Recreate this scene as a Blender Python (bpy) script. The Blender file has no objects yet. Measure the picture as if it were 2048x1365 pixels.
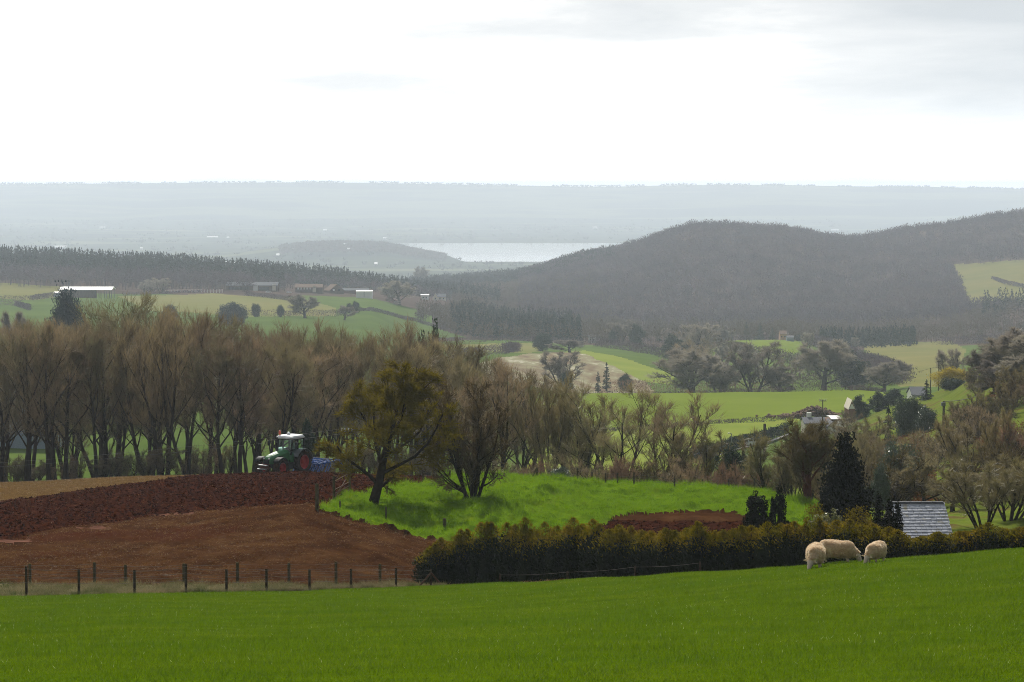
import bpy, bmesh, math, random
import numpy as np
from mathutils import Vector, Matrix, Euler

# ------------------------------------------------------------------ camera, sky, sun, exposure
SC = bpy.context.scene
COL = SC.collection
W, Hh, F, HY, ZC = 2048, 1365, 5120.0, 385.0, 178.0
PITCH = math.atan((Hh / 2 - HY) / F)
SP, CP = math.sin(PITCH), math.cos(PITCH)
cam = bpy.data.cameras.new('camera')
cam.sensor_width = 36.0
cam.lens = 36.0 * F / W
cam.clip_start, cam.clip_end = 0.5, 90000
camo = bpy.data.objects.new('camera', cam)
camo.location = (0, 0, ZC)
camo.rotation_euler = (math.pi / 2 - PITCH, 0, 0)
COL.objects.link(camo)
SC.camera = camo
SC.view_settings.view_transform = 'Standard'
SC.view_settings.look = 'None'
SC.view_settings.exposure = 0.0
SC.view_settings.gamma = 1.0
SC.view_settings.use_curve_mapping = False

SUN_AZ, SUN_EL = math.radians(-7), math.radians(41)      # azimuth from +Y, clockwise positive
sd = Vector((math.sin(SUN_AZ) * math.cos(SUN_EL), math.cos(SUN_AZ) * math.cos(SUN_EL), math.sin(SUN_EL)))
sun = bpy.data.lights.new('sun', 'SUN')
sun.energy = 5.0
sun.angle = math.radians(0.5)
sun.color = (1.0, 0.95, 0.86)
suno = bpy.data.objects.new('sun', sun)
suno.rotation_euler = sd.to_track_quat('Z', 'Y').to_euler()
suno.location = (0, 0, ZC + 200)
COL.objects.link(suno)

wd = bpy.data.worlds.new('World')
SC.world = wd
wd.use_nodes = True
nt = wd.node_tree
nt.nodes.clear()


def nd(tree, kind, **kw):
    n = tree.nodes.new(kind)
    for k, v in kw.items():
        setattr(n, k, v)
    return n


def mth(tree, op, a, b=None, clamp=False):
    n = tree.nodes.new('ShaderNodeMath')
    n.operation = op
    n.use_clamp = clamp
    for i, v in enumerate((a, b)):
        if v is None:
            continue
        if isinstance(v, (int, float)):
            n.inputs[i].default_value = v
        else:
            tree.links.new(v, n.inputs[i])
    return n.outputs[0]


def ramp(tree, fac, stops):
    n = tree.nodes.new('ShaderNodeValToRGB')
    e = n.color_ramp.elements
    while len(e) < len(stops):
        e.new(0.5)
    for el, (p, c) in zip(e, stops):
        el.position = p
        el.color = (*c, 1) if len(c) == 3 else c
    tree.links.new(fac, n.inputs[0])
    return n.outputs[0]


sky = nd(nt, 'ShaderNodeTexSky', sky_type='NISHITA', sun_disc=False)
sky.sun_elevation, sky.sun_rotation = SUN_EL, SUN_AZ
sky.altitude = 150
bg1 = nd(nt, 'ShaderNodeBackground')
bg1.inputs[1].default_value = 0.09
nt.links.new(sky.outputs[0], bg1.inputs[0])
tc = nd(nt, 'ShaderNodeTexCoord')
mp = nd(nt, 'ShaderNodeMapping')
mp.inputs['Scale'].default_value = (7.0, 7.0, 42.0)
nt.links.new(tc.outputs['Generated'], mp.inputs[0])
cn = nd(nt, 'ShaderNodeTexNoise')
cn.inputs['Scale'].default_value = 1.0
cn.inputs['Detail'].default_value = 8.0
cn.inputs['Roughness'].default_value = 0.55
cn.inputs['Distortion'].default_value = 0.15
nt.links.new(mp.outputs[0], cn.inputs[0])
sep = nd(nt, 'ShaderNodeSeparateXYZ')
nt.links.new(tc.outputs['Generated'], sep.inputs[0])
# grey cloud undersides grow with height above the horizon and to the right; white below
hgt = mth(nt, 'MULTIPLY', sep.outputs[2], 14.0, True)            # 0 at horizon .. 1 at ~4 deg
rgt = mth(nt, 'MULTIPLY', sep.outputs[0], 1.6)
thr = mth(nt, 'ADD', mth(nt, 'MULTIPLY', hgt, 0.12), mth(nt, 'MULTIPLY', rgt, hgt))
gm = mth(nt, 'ADD', cn.outputs[0], thr)
cloudcol = ramp(nt, gm, [(0.0, (1.06, 1.05, 1.02)), (0.56, (1.05, 1.045, 1.03)), (0.68, (0.84, 0.86, 0.87)), (0.80, (0.74, 0.77, 0.79)), (0.95, (0.64, 0.68, 0.71))])
# the overcast is brightest round the sun and dim behind the viewer
dotn = nd(nt, 'ShaderNodeVectorMath', operation='DOT_PRODUCT')
nt.links.new(tc.outputs['Generated'], dotn.inputs[0])
dotn.inputs[1].default_value = sd
sunside = mth(nt, 'ADD', mth(nt, 'MULTIPLY', dotn.outputs['Value'], 0.55), 0.45)
br = nd(nt, 'ShaderNodeMapRange')
br.inputs['From Min'].default_value, br.inputs['From Max'].default_value = 0.0, 0.75
br.inputs['To Min'].default_value, br.inputs['To Max'].default_value = 0.22, 1.0
nt.links.new(sunside, br.inputs[0])
bg2 = nd(nt, 'ShaderNodeBackground')
nt.links.new(cloudcol, bg2.inputs[0])
glow = ramp(nt, mth(nt, 'MULTIPLY', sep.outputs[2], 10.0, True), [(0.0, (1, 1, 1)), (0.07, (.80, .80, .80)), (0.2, (.58, .58, .58)), (0.4, (.48, .48, .48)), (0.9, (.42, .42, .42)), (1.0, (.27, .27, .27))])
nt.links.new(mth(nt, 'MULTIPLY', mth(nt, 'MULTIPLY', br.outputs[0], glow), 2.4), bg2.inputs[1])      # the bright band of glare low in the overcast
# breaks of blue higher up
mp2 = nd(nt, 'ShaderNodeMapping')
mp2.inputs['Scale'].default_value = (2.2, 2.2, 4.0)
nt.links.new(tc.outputs['Generated'], mp2.inputs[0])
cn2 = nd(nt, 'ShaderNodeTexNoise')
cn2.inputs['Detail'].default_value = 6.0
nt.links.new(mp2.outputs[0], cn2.inputs[0])
hole = mth(nt, 'MULTIPLY', mth(nt, 'MULTIPLY', mth(nt, 'SUBTRACT', sep.outputs[2], 0.09), 4.0, True), 1.0)
cover = mth(nt, 'SUBTRACT', 1.0, mth(nt, 'MULTIPLY', hole, ramp(nt, cn2.outputs[0], [(0.45, (0, 0, 0)), (0.6, (0.8, 0.8, 0.8))])))
mixb = nd(nt, 'ShaderNodeMixShader')
nt.links.new(cover, mixb.inputs[0])
nt.links.new(bg1.outputs[0], mixb.inputs[1])
nt.links.new(bg2.outputs[0], mixb.inputs[2])
wo = nd(nt, 'ShaderNodeOutputWorld')
nt.links.new(mixb.outputs[0], wo.inputs[0])

SC.cycles.max_bounces = 6
SC.cycles.diffuse_bounces = 3
SC.cycles.glossy_bounces = 2
SC.cycles.transmission_bounces = 4
SC.cycles.transparent_max_bounces = 8
SC.cycles.volume_bounces = 1
SC.cycles.use_adaptive_sampling = False
SC.cycles.adaptive_threshold = 0.02
SC.cycles.sample_clamp_indirect = 4.0
SC.cycles.use_denoising = True
SC.cycles.denoiser = 'OPENIMAGEDENOISE'
SC.cycles.denoising_input_passes = 'RGB_ALBEDO_NORMAL'
SC.cycles.denoising_prefilter = 'NONE'
SC.cycles.pixel_filter_type = 'BLACKMAN_HARRIS'
SC.cycles.filter_width = 0.95

# ------------------------------------------------------------------ helpers
RNG = np.random.default_rng(7)


def slope(y):
    cy = (Hh / 2 - y) / F
    return (-SP + cy * CP) / (CP + cy * SP)


def at(x, y, d):
    """world point seen at pixel (x, y) of the 2048-wide photograph at forward distance d"""
    cx, cy = (x - W / 2) / F, (Hh / 2 - y) / F
    t = d / (CP + cy * SP)
    return Vector((cx * t, d, ZC + t * (-SP + cy * CP)))


def ypix(d, z):
    """pixel row of a point at height z and distance d (vectorised)"""
    s = (np.asarray(z) - ZC) / np.asarray(d)
    return Hh / 2 - F * (s * CP + SP) / (CP - s * SP)


def tag(o, label=None, cat=None, group=None, kind=None):
    if label:
        o['label'] = label
    if cat:
        o['category'] = cat
    if group:
        o['group'] = group
    if kind:
        o['kind'] = kind
    return o


def link(name, me, parent=None, loc=None, rot=None, scale=None):
    o = bpy.data.objects.new(name, me)
    COL.objects.link(o)
    if parent is not None:
        o.parent = parent
    if loc is not None:
        o.location = loc
    if rot is not None:
        o.rotation_euler = rot
    if scale is not None:
        o.scale = scale
    return o


def empty(name, loc=(0, 0, 0), rz=0.0, label=None, cat=None, group=None):
    o = link(name, None, loc=loc, rot=(0, 0, rz))
    o.empty_display_size = 0.3
    return tag(o, label, cat, group)


def mesh_np(name, V, faces, mat=None, smooth=False, mats=None, midx=None):
    """V (n,3); faces: list of int arrays (m,k), any k"""
    me = bpy.data.meshes.new(name)
    V = np.asarray(V, dtype=np.float32)
    faces = [np.asarray(f, dtype=np.int32) for f in faces if len(f)]
    nl = sum(f.size for f in faces)
    nf = sum(len(f) for f in faces)
    me.vertices.add(len(V))
    me.vertices.foreach_set('co', V.ravel())
    me.loops.add(nl)
    me.loops.foreach_set('vertex_index', np.concatenate([f.ravel() for f in faces]))
    me.polygons.add(nf)
    sizes = np.concatenate([np.full(len(f), f.shape[1], dtype=np.int32) for f in faces])
    starts = np.concatenate([[0], np.cumsum(sizes)[:-1]]).astype(np.int32)
    me.polygons.foreach_set('loop_start', starts)
    me.polygons.foreach_set('loop_total', sizes)
    if smooth:
        me.polygons.foreach_set('use_smooth', np.ones(nf, dtype=bool))
    if midx is not None:
        me.polygons.foreach_set('material_index', np.asarray(midx, dtype=np.int32))
    me.update(calc_edges=True)
    for m in (mats or ([mat] if mat else [])):
        me.materials.append(m)
    return me


def hash2(i, j, seed):
    n = (i.astype(np.int64) * 374761393 + j.astype(np.int64) * 668265263 + seed * 974634777) & 0x7fffffff
    n = ((n ^ (n >> 13)) * 1274126177) & 0x7fffffff
    n = n ^ (n >> 16)
    return (n & 0xffff) / 65535.0


def vnoise(x, y, seed=0):
    i, j = np.floor(x), np.floor(y)
    u, v = x - i, y - j
    u, v = u * u * (3 - 2 * u), v * v * (3 - 2 * v)
    a, b = hash2(i, j, seed), hash2(i + 1, j, seed)
    c, d = hash2(i, j + 1, seed), hash2(i + 1, j + 1, seed)
    return (a * (1 - u) + b * u) * (1 - v) + (c * (1 - u) + d * u) * v - 0.5


def fbm(x, y, seed=0, oct=4, rough=0.5):
    s, amp = 0, 1.0
    for k in range(oct):
        s = s + amp * vnoise(x * 2 ** k, y * 2 ** k, seed + 17 * k)
        amp *= rough
    return s


# ------------------------------------------------------------------ materials
def new_mat(name):
    m = bpy.data.materials.new(name)
    m.use_nodes = True
    m.node_tree.nodes.clear()
    return m, m.node_tree


def surf(name, stops, scale=1.0, detail=5.0, rough=0.9, bump=0.0, bscale=None, spec=0.0, transl=0.0, tcol=None,
         vec='Object', stretch=None, rnd=0.0, metallic=0.0, second=None, glint=None):
    """stops: [(pos, rgb)...] driven by noise. second = (scale, rgb, lo, hi) blends another noise patch.
    rnd = brightness spread per object. transl = share of translucency"""
    m, t = new_mat(name)
    tc = nd(t, 'ShaderNodeTexCoord')
    v = tc.outputs[vec]
    if stretch:
        mp = nd(t, 'ShaderNodeMapping')
        mp.inputs['Scale'].default_value = stretch
        t.links.new(v, mp.inputs[0])
        v = mp.outputs[0]
    if len(stops) > 1:
        n = nd(t, 'ShaderNodeTexNoise')
        n.inputs['Scale'].default_value = scale
        n.inputs['Detail'].default_value = detail
        n.inputs['Roughness'].default_value = 0.6
        t.links.new(v, n.inputs[0])
        col = ramp(t, n.outputs[0], stops)
    else:
        rgb = nd(t, 'ShaderNodeRGB')
        rgb.outputs[0].default_value = (*stops[0][1], 1)
        col = rgb.outputs[0]
    if second:
        sc, rgb2, lo, hi = second
        n2 = nd(t, 'ShaderNodeTexNoise')
        n2.inputs['Scale'].default_value = sc
        n2.inputs['Detail'].default_value = 4
        t.links.new(v, n2.inputs[0])
        mr = nd(t, 'ShaderNodeMapRange')
        mr.inputs[1].default_value, mr.inputs[2].default_value = lo, hi
        t.links.new(n2.outputs[0], mr.inputs[0])
        mx = nd(t, 'ShaderNodeMix', data_type='RGBA')
        t.links.new(mr.outputs[0], mx.inputs[0])
        t.links.new(col, mx.inputs[6])
        mx.inputs[7].default_value = (*rgb2, 1)
        col = mx.outputs[2]
    if rnd:
        oi = nd(t, 'ShaderNodeObjectInfo')
        hs = nd(t, 'ShaderNodeHueSaturation')
        val = mth(t, 'ADD', mth(t, 'MULTIPLY', oi.outputs['Random'], 2 * rnd), 1 - rnd)
        hue = mth(t, 'ADD', mth(t, 'MULTIPLY', mth(t, 'FRACT', mth(t, 'MULTIPLY', oi.outputs['Random'], 7.31)), rnd * 0.10), 0.5 - rnd * 0.05)
        t.links.new(val, hs.inputs['Value'])
        t.links.new(hue, hs.inputs['Hue'])
        t.links.new(col, hs.inputs['Color'])
        col = hs.outputs[0]
    p = nd(t, 'ShaderNodeBsdfPrincipled')
    t.links.new(col, p.inputs['Base Color'])
    p.inputs['Roughness'].default_value = rough
    p.inputs['Specular IOR Level'].default_value = spec
    p.inputs['Metallic'].default_value = metallic
    if bump:
        bn = nd(t, 'ShaderNodeTexNoise')
        bn.inputs['Scale'].default_value = bscale or scale * 3
        bn.inputs['Detail'].default_value = 4
        t.links.new(v, bn.inputs[0])
        b = nd(t, 'ShaderNodeBump')
        b.inputs['Strength'].default_value = 1.0
        b.inputs['Distance'].default_value = bump
        t.links.new(bn.outputs[0], b.inputs['Height'])
        t.links.new(b.outputs[0], p.inputs['Normal'])
    out = nd(t, 'ShaderNodeOutputMaterial')
    sh = p.outputs[0]
    if transl:
        tr = nd(t, 'ShaderNodeBsdfTranslucent')
        if tcol:
            mx = nd(t, 'ShaderNodeMix', data_type='RGBA')
            mx.inputs[0].default_value = 0.6
            t.links.new(col, mx.inputs[6])
            mx.inputs[7].default_value = (*tcol, 1)
            t.links.new(mx.outputs[2], tr.inputs[0])
        else:
            t.links.new(col, tr.inputs[0])
        ms = nd(t, 'ShaderNodeMixShader')
        ms.inputs[0].default_value = transl
        t.links.new(sh, ms.inputs[1])
        t.links.new(tr.outputs[0], ms.inputs[2])
        sh = ms.outputs[0]
    t.links.new(sh, out.inputs[0])
    return m


def plain(name, rgb, rough=0.6, spec=0.4, metallic=0.0, var=0.18, scale=6.0, bump=0.0):
    a = tuple(c * (1 - var) for c in rgb)
    b = tuple(min(1, c * (1 + var)) for c in rgb)
    return surf(name, [(0.3, a), (0.7, b)], scale=scale, rough=rough, spec=spec, metallic=metallic, bump=bump)
# ------------------------------------------------------------------ terrain heights: profiles (distance, pixel row) under some columns of the photograph
def Z(d, z):
    return (d, None, z)


NEAR = [Z(3, -1.75), Z(15, -3.7), Z(40, -7.75)]
FAR = [Z(4500, -168), Z(5600, -171), Z(6500, -172), Z(9000, -172), Z(11500, -162), Z(13200, -135), Z(14600, -40)]
RT = {0: 368, 300: 366, 600: 364, 740: 365, 850: 367, 1000: 370, 1200: 373, 1400: 369, 1550: 370, 1700: 373, 1850: 374, 2048: 378}
PROF = {
    0: [(102, 1195), (113, 1170), (140, 1056), (180, 992), (212, 965), (240, 974), (300, 985), (420, 905), (600, 790), (800, 735), (1000, 690),
        (1250, 640), (1500, 608), (1750, 578), (2100, 532), (2400, 530), (3000, 545), (3600, 575)],
    300: [(100, 1190), (112, 1168), (140, 1047), (180, 976), (210, 952), (240, 962), (300, 985), (420, 910), (600, 795), (800, 740), (1000, 697),
          (1250, 645), (1500, 612), (1750, 585), (2100, 545), (2400, 543), (3000, 560), (3600, 580)],
    600: [(104, 1185), (116, 1165), (135, 1026), (165, 976), (205, 944), (240, 958), (300, 985), (420, 915), (600, 800), (800, 745), (1000, 705),
          (1250, 650), (1500, 615), (1750, 590), (2100, 568), (2400, 566), (3000, 580), (3600, 590)],
    740: [(108, 1179), (117, 1172), (136, 1052), (158, 992), (185, 961), (210, 949), (245, 963), (300, 983), (420, 918), (600, 810), (800, 753), (1000, 713),
          (1150, 688), (1250, 662), (1500, 625), (1750, 600), (1900, 592), (2050, 586), (2200, 578), (2400, 573), (3000, 584), (3600, 588)],
    850: [(112, 1173), (118, 1174), (122, 1172), (128, 1125), (137, 1077), (150, 1012), (165, 966), (190, 958), (215, 952), (250, 968), (300, 980),
          (420, 920), (600, 820), (800, 760), (1000, 722), (1150, 705), (1300, 694), (1450, 684), (1600, 652), (1750, 622), (1900, 605), (2050, 597), (2400, 590),
          (2800, 582), (3300, 566), (3700, 575)],
    1000: [(110, 1166), (118, 1180), (128, 1130), (138, 1080), (150, 1003), (168, 958), (200, 976), (250, 990), (300, 990), (420, 925), (600, 825),
           (800, 765), (950, 733), (1100, 705), (1200, 703), (1350, 687), (1600, 672), (1900, 645), (2300, 608), (2800, 572), (3300, 556), (3700, 575)],
    1200: [(103, 1156), (112, 1168), (130, 1110), (148, 1046), (172, 969), (200, 985), (250, 1005), (300, 995), (420, 930), (520, 872), (700, 788),
           (780, 800), (850, 792), (930, 772), (1100, 713), (1180, 706), (1300, 704), (1450, 690), (1700, 672), (1900, 655), (2200, 604),
           (2500, 560), (2800, 526), (3000, 510), (3300, 530), (3800, 570)],
    1400: [(96, 1144), (108, 1160), (130, 1100), (148, 1040), (172, 978), (200, 994), (250, 1010), (300, 990), (420, 930), (500, 885), (700, 786),
           (780, 798), (850, 795), (950, 770), (1100, 740), (1250, 712), (1400, 702), (1550, 690), (1800, 668), (2000, 640), (2300, 565),
           (2600, 498), (2850, 455), (3100, 468), (3600, 540)],
    1550: [(91, 1136), (105, 1155), (130, 1090), (148, 1046), (165, 993), (200, 1010), (250, 1010), (300, 990), (400, 935), (500, 885), (700, 784),
           (780, 796), (850, 795), (950, 772), (1100, 745), (1250, 702), (1400, 682), (1550, 680), (1800, 665), (2000, 640), (2300, 568),
           (2600, 505), (2850, 462), (3100, 472), (3600, 540)],
    1700: [(89, 1124), (103, 1148), (135, 1085), (160, 1030), (200, 1008), (250, 985), (300, 940), (400, 884), (500, 850), (600, 815), (700, 781),
           (780, 795), (850, 790), (1000, 765), (1200, 735), (1400, 705), (1600, 690), (1800, 672), (2000, 645), (2300, 580), (2600, 518),
           (2900, 486), (3200, 492), (3700, 550)],
    1850: [(88, 1114), (101, 1142), (135, 1075), (160, 1035), (200, 998), (250, 948), (300, 898), (400, 842), (500, 803), (560, 792), (650, 800),
           (800, 780), (1000, 750), (1200, 720), (1400, 700), (1600, 685), (1800, 668), (2000, 630), (2300, 570), (2600, 512), (2900, 462),
           (3200, 470), (3700, 540)],
    2048: [(88, 1095), (100, 1130), (130, 1085), (160, 1030), (200, 965), (250, 888), (300, 818), (380, 748), (450, 703), (520, 692), (600, 705),
           (800, 722), (1000, 715), (1200, 700), (1400, 690), (1600, 672), (1800, 628), (2100, 592), (2350, 535), (2600, 492), (2900, 433),
           (3200, 445), (3700, 520)],
}
CX = sorted(PROF)
LD = np.linspace(math.log(3), math.log(26000), 3000)
ker = np.hanning(13)
ker /= ker.sum()
tabs = []
for c in CX:
    pts = NEAR + PROF[c] + FAR + [(16000, RT[c]), (18000, RT[c] + 8), (21000, RT[c] + 30)]
    dd = [p[0] for p in pts]
    zz = [(p[2] if p[1] is None else p[0] * slope(p[1])) for p in pts]
    s = np.interp(np.exp(LD), dd, zz)
    sp = np.concatenate([np.full(6, s[0]), s, np.full(6, s[-1])])
    tabs.append(np.convolve(sp, ker, 'valid'))
tabs = np.array(tabs)
PXG = np.arange(-700, 2760, 10.0)
TAB = np.zeros((len(PXG), len(LD)))
for k, px in enumerate(PXG):
    q = np.clip(px, CX[0], CX[-1])
    i = min(max(np.searchsorted(CX, q) - 1, 0), len(CX) - 2)
    u = (q - CX[i]) / (CX[i + 1] - CX[i])
    u = 0.5 * u + 0.5 * u * u * (3 - 2 * u)
    TAB[k] = tabs[i] * (1 - u) + tabs[i + 1] * u
    if px > CX[-1]:
        TAB[k] += (px - CX[-1]) / 452 * np.interp(np.exp(LD), [60, 100, 300, 500, 700], [0, 1.5, 7, 7, 0])


def sstep(x, a, b):
    t = np.clip((x - a) / (b - a), 0, 1)
    return t * t * (3 - 2 * t)


def H(px, d):
    """ground height (world z) under photo column px at forward distance d"""
    px, d = np.asarray(px, float), np.asarray(d, float)
    fi = np.clip((px - PXG[0]) / 10, 0, len(PXG) - 1.001)
    fj = np.clip((np.log(d) - LD[0]) / (LD[1] - LD[0]), 0, len(LD) - 1.001)
    i, j = fi.astype(int), fj.astype(int)
    u, v = fi - i, fj - j
    z = TAB[i, j] * (1 - u) * (1 - v) + TAB[i + 1, j] * u * (1 - v) + TAB[i, j + 1] * (1 - u) * v + TAB[i + 1, j + 1] * u * v
    # wooded headland in front of the estuary
    fx = sstep(px, 380, 660) * (1 - sstep(px, 735, 915))
    z = z + 36 * fx * np.exp(-((d - 6700) / 480) ** 2)
    # estuary bed
    left = np.interp(d, [6400, 7200, 8200, 9000], [940, 880, 820, 770])
    bed = sstep(px, left - 12, left + 12) * sstep(d, 6420, 6560) * (1 - sstep(d, 8860, 8960))
    z = z * (1 - bed) + (-186) * bed
    return z + ZC


def kfac(d, z):
    s = (z - ZC) / d
    return CP - s * SP      # px = W/2 + F * (X / d) / ... ; kept close to 1


def gp(px, d, dz=0.0):
    """ground point seen in photo column px at forward distance d"""
    z = float(H(px, d))
    return Vector(((px - W / 2) / F * d * (CP - (z - ZC) / d * SP), d, z + dz))


def gpv(px, d):
    z = H(px, d)
    x = (px - W / 2) / F * d * (CP - (z - ZC) / d * SP)
    return np.stack([x, np.broadcast_to(d, x.shape), z], -1)


def inpoly(px, py, poly):
    poly = np.asarray(poly, float)
    r = np.zeros(px.shape, bool)
    j = len(poly) - 1
    for i in range(len(poly)):
        xi, yi = poly[i]
        xj, yj = poly[j]
        with np.errstate(divide='ignore', invalid='ignore'):
            c = ((yi > py) != (yj > py)) & (px < (xj - xi) * (py - yi) / (yj - yi + 1e-12) + xi)
        r ^= c
        j = i
    return r


def polar_sheet(pxs, D):
    """grid over columns pxs (n) and distances D (n, m) -> px grid, d grid, verts (n, m, 3)"""
    P = np.repeat(pxs[:, None], D.shape[1], 1)
    return P, D, gpv(P, D)


def grid_faces(n, m):
    i = np.arange((n - 1))[:, None] * m + np.arange(m - 1)[None, :]
    return np.stack([i, i + m, i + m + 1, i + 1], -1)     # (n-1, m-1, 4)


def sub_mesh(name, V, Fq, sel, mat, smooth=True):
    f = Fq[sel]
    used, inv = np.unique(f.ravel(), return_inverse=True)
    return mesh_np(name, V[used], [inv.reshape(-1, 4)], mat, smooth)


# ground materials ---------------------------------------------------
M = {}
M['pasture'] = surf('pasture_ground', [(0.3, (0.045, 0.085, 0.002)), (0.7, (0.070, 0.115, 0.003))], scale=0.6, bump=0.03, bscale=9)
M['verge'] = surf('verge_ground', [(0.3, (0.09, 0.10, 0.035)), (0.52, (0.16, 0.14, 0.07)), (0.7, (0.28, 0.23, 0.14))], scale=0.9, bump=0.05, bscale=7)
M['tilled'] = surf('tilled_soil', [(0.28, (0.01575, 0.004275, 0.001824)), (0.5, (0.03413, 0.009025, 0.003648)), (0.72, (0.063, 0.019, 0.007752))], scale=2.2, detail=8, bump=0.10, bscale=5.5,
                   second=(9.0, (0.07875, 0.03325, 0.01368), 0.60, 0.78))
M['stubble'] = surf('stubble_soil', [(0.28, (0.0286, 0.01064, 0.004)), (0.5, (0.0546, 0.0224, 0.008)), (0.72, (0.0884, 0.042, 0.015))], scale=0.5, detail=9, bump=0.08, bscale=6,
                    second=(0.09, (0.052, 0.01456, 0.006), 0.52, 0.66))
M['straw_field'] = surf('straw_covered_soil', [(0.28, (0.0624, 0.0308, 0.009)), (0.5, (0.0988, 0.056, 0.017)), (0.72, (0.1352, 0.084, 0.0275))], scale=1.6, detail=8, bump=0.07, bscale=6)
M['bare'] = surf('dried_soil', [(0.3, (0.085, 0.036, 0.023)), (0.7, (0.17, 0.085, 0.058))], scale=1.4, bump=0.03)
M['knoll'] = surf('rough_grass_ground', [(0.25, (0.05, 0.10, 0.003)), (0.5, (0.10, 0.18, 0.005)), (0.75, (0.15, 0.22, 0.010))], scale=0.7, bump=0.08, bscale=4)
M['hillside'] = surf('hillside_grass', [(0.25, (0.05625, 0.07437, 0.0135)), (0.5, (0.1125, 0.1487, 0.0198)), (0.75, (0.1688, 0.1913, 0.036))], scale=0.16, detail=7, bump=0.15, bscale=2,
                     second=(0.16, (0.11, 0.07, 0.032), 0.54, 0.68))
M['meadow'] = surf('valley_grass', [(0.3, (0.065, 0.105, 0.020)), (0.7, (0.10, 0.145, 0.03))], scale=0.02, detail=8, rough=1)
M['bright'] = surf('young_wheat', [(0.3, (0.124, 0.1725, 0.0192)), (0.7, (0.1628, 0.207, 0.0272))], scale=0.03, detail=7, rough=1)
M['lime'] = surf('lime_grass', [(0.3, (0.1625, 0.2127, 0.0312)), (0.7, (0.2145, 0.2472, 0.0442))], scale=0.03, detail=7, rough=1)
M['straw'] = surf('straw_stripes', [(0.35, (0.15, 0.105, 0.065)), (0.5, (0.22, 0.18, 0.11)), (0.60, (0.26, 0.25, 0.15)), (0.70, (0.46, 0.42, 0.33))], scale=0.14, detail=8, rough=1, stretch=(1, 0.25, 1))
M['yellow'] = surf('yellowed_grass', [(0.3, (0.15, 0.165, 0.05)), (0.7, (0.20, 0.185, 0.07))], scale=0.015, detail=6, rough=1)
M['olive'] = surf('olive_grass', [(0.3, (0.14, 0.15, 0.045)), (0.7, (0.20, 0.18, 0.06))], scale=0.015, detail=6, rough=1)
M['floor'] = surf('leaf_litter', [(0.3, (0.054, 0.036, 0.03)), (0.7, (0.102, 0.0696, 0.05625))], scale=0.03, detail=6, rough=1)
M['plain'] = surf('lowland_fields', [(0.30, (0.022, 0.030, 0.028)), (0.45, (0.065, 0.085, 0.045)), (0.53, (0.03, 0.04, 0.034)), (0.60, (0.12, 0.14, 0.07)), (0.75, (0.20, 0.185, 0.12))],
                  scale=0.0028, detail=6, rough=1, stretch=(0.55, 1, 1))
M['ridge'] = surf('ridge_woods', [(0.30, (0.015, 0.02, 0.02)), (0.45, (0.04, 0.05, 0.03)), (0.52, (0.16, 0.17, 0.08)), (0.62, (0.05, 0.06, 0.04)), (0.75, (0.30, 0.27, 0.16))],
                  scale=0.0009, detail=5, rough=1, stretch=(0.6, 1, 1))

# ---- foreground pasture
dpx = np.array([-700, 0, 300, 600, 850, 1000, 1200, 1400, 1550, 1700, 2048, 2760])
dpd = np.array([103.5, 103.0, 101.5, 105.5, 113.5, 112.5, 106.0, 99.5, 95, 93, 92, 92])


def dp(px):
    return np.interp(px, dpx, dpd)


pxs = np.arange(-700, 2760, 10.0)
t = np.linspace(0, 1, 260)
D = 3 + (dp(pxs)[:, None] - 3) * t[None, :] ** 0.8
P, D, V = polar_sheet(pxs, D)
V[..., 2] += 0.10 * fbm(V[..., 0] / 6, V[..., 1] / 6, 3, 3) * np.clip((1 - t) * 8, 0, 1)[None, :]
me = mesh_np('pasture', V.reshape(-1, 3), [grid_faces(*P.shape).reshape(-1, 4)], M['pasture'], True)
tag(link('pasture', me), 'smooth bright green grass slope across the whole foreground', 'pasture', kind='structure')

# ---- ploughland, knoll, verge and near hillside
pxs = np.arange(-420, 2500, 2.5)
nrow = 430
t = np.linspace(0, 1, nrow)
D = dp(pxs)[:, None] + (262 - dp(pxs)[:, None]) * t[None, :] ** 1.25
P, D, V = polar_sheet(pxs, D)
YP = ypix(D, V[..., 2])
KNOLL = [(638, 1022), (690, 992), (740, 982), (800, 972), (870, 964), (950, 956), (1050, 955), (1150, 962), (1250, 968), (1400, 974), (1530, 982), (1600, 995), (1640, 1004),
         (1640, 1062), (1500, 1042), (1460, 1031), (1400, 1028), (1300, 1031), (1225, 1040), (1190, 1056), (1150, 1090), (880, 1084), (800, 1068), (740, 1050), (690, 1036)]
TILL = [(-500, 1075), (-500, 1040), (0, 1004), (200, 976), (345, 956), (500, 942), (560, 930), (800, 930), (900, 945), (940, 957), (870, 964), (800, 972), (740, 982), (690, 992), (640, 1010),
        (560, 1011), (500, 1016), (400, 1026), (300, 1040), (180, 1052), (80, 1064), (0, 1082)]
noisy = 5 * fbm(P / 30, D / 3, 21, 3)


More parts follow.
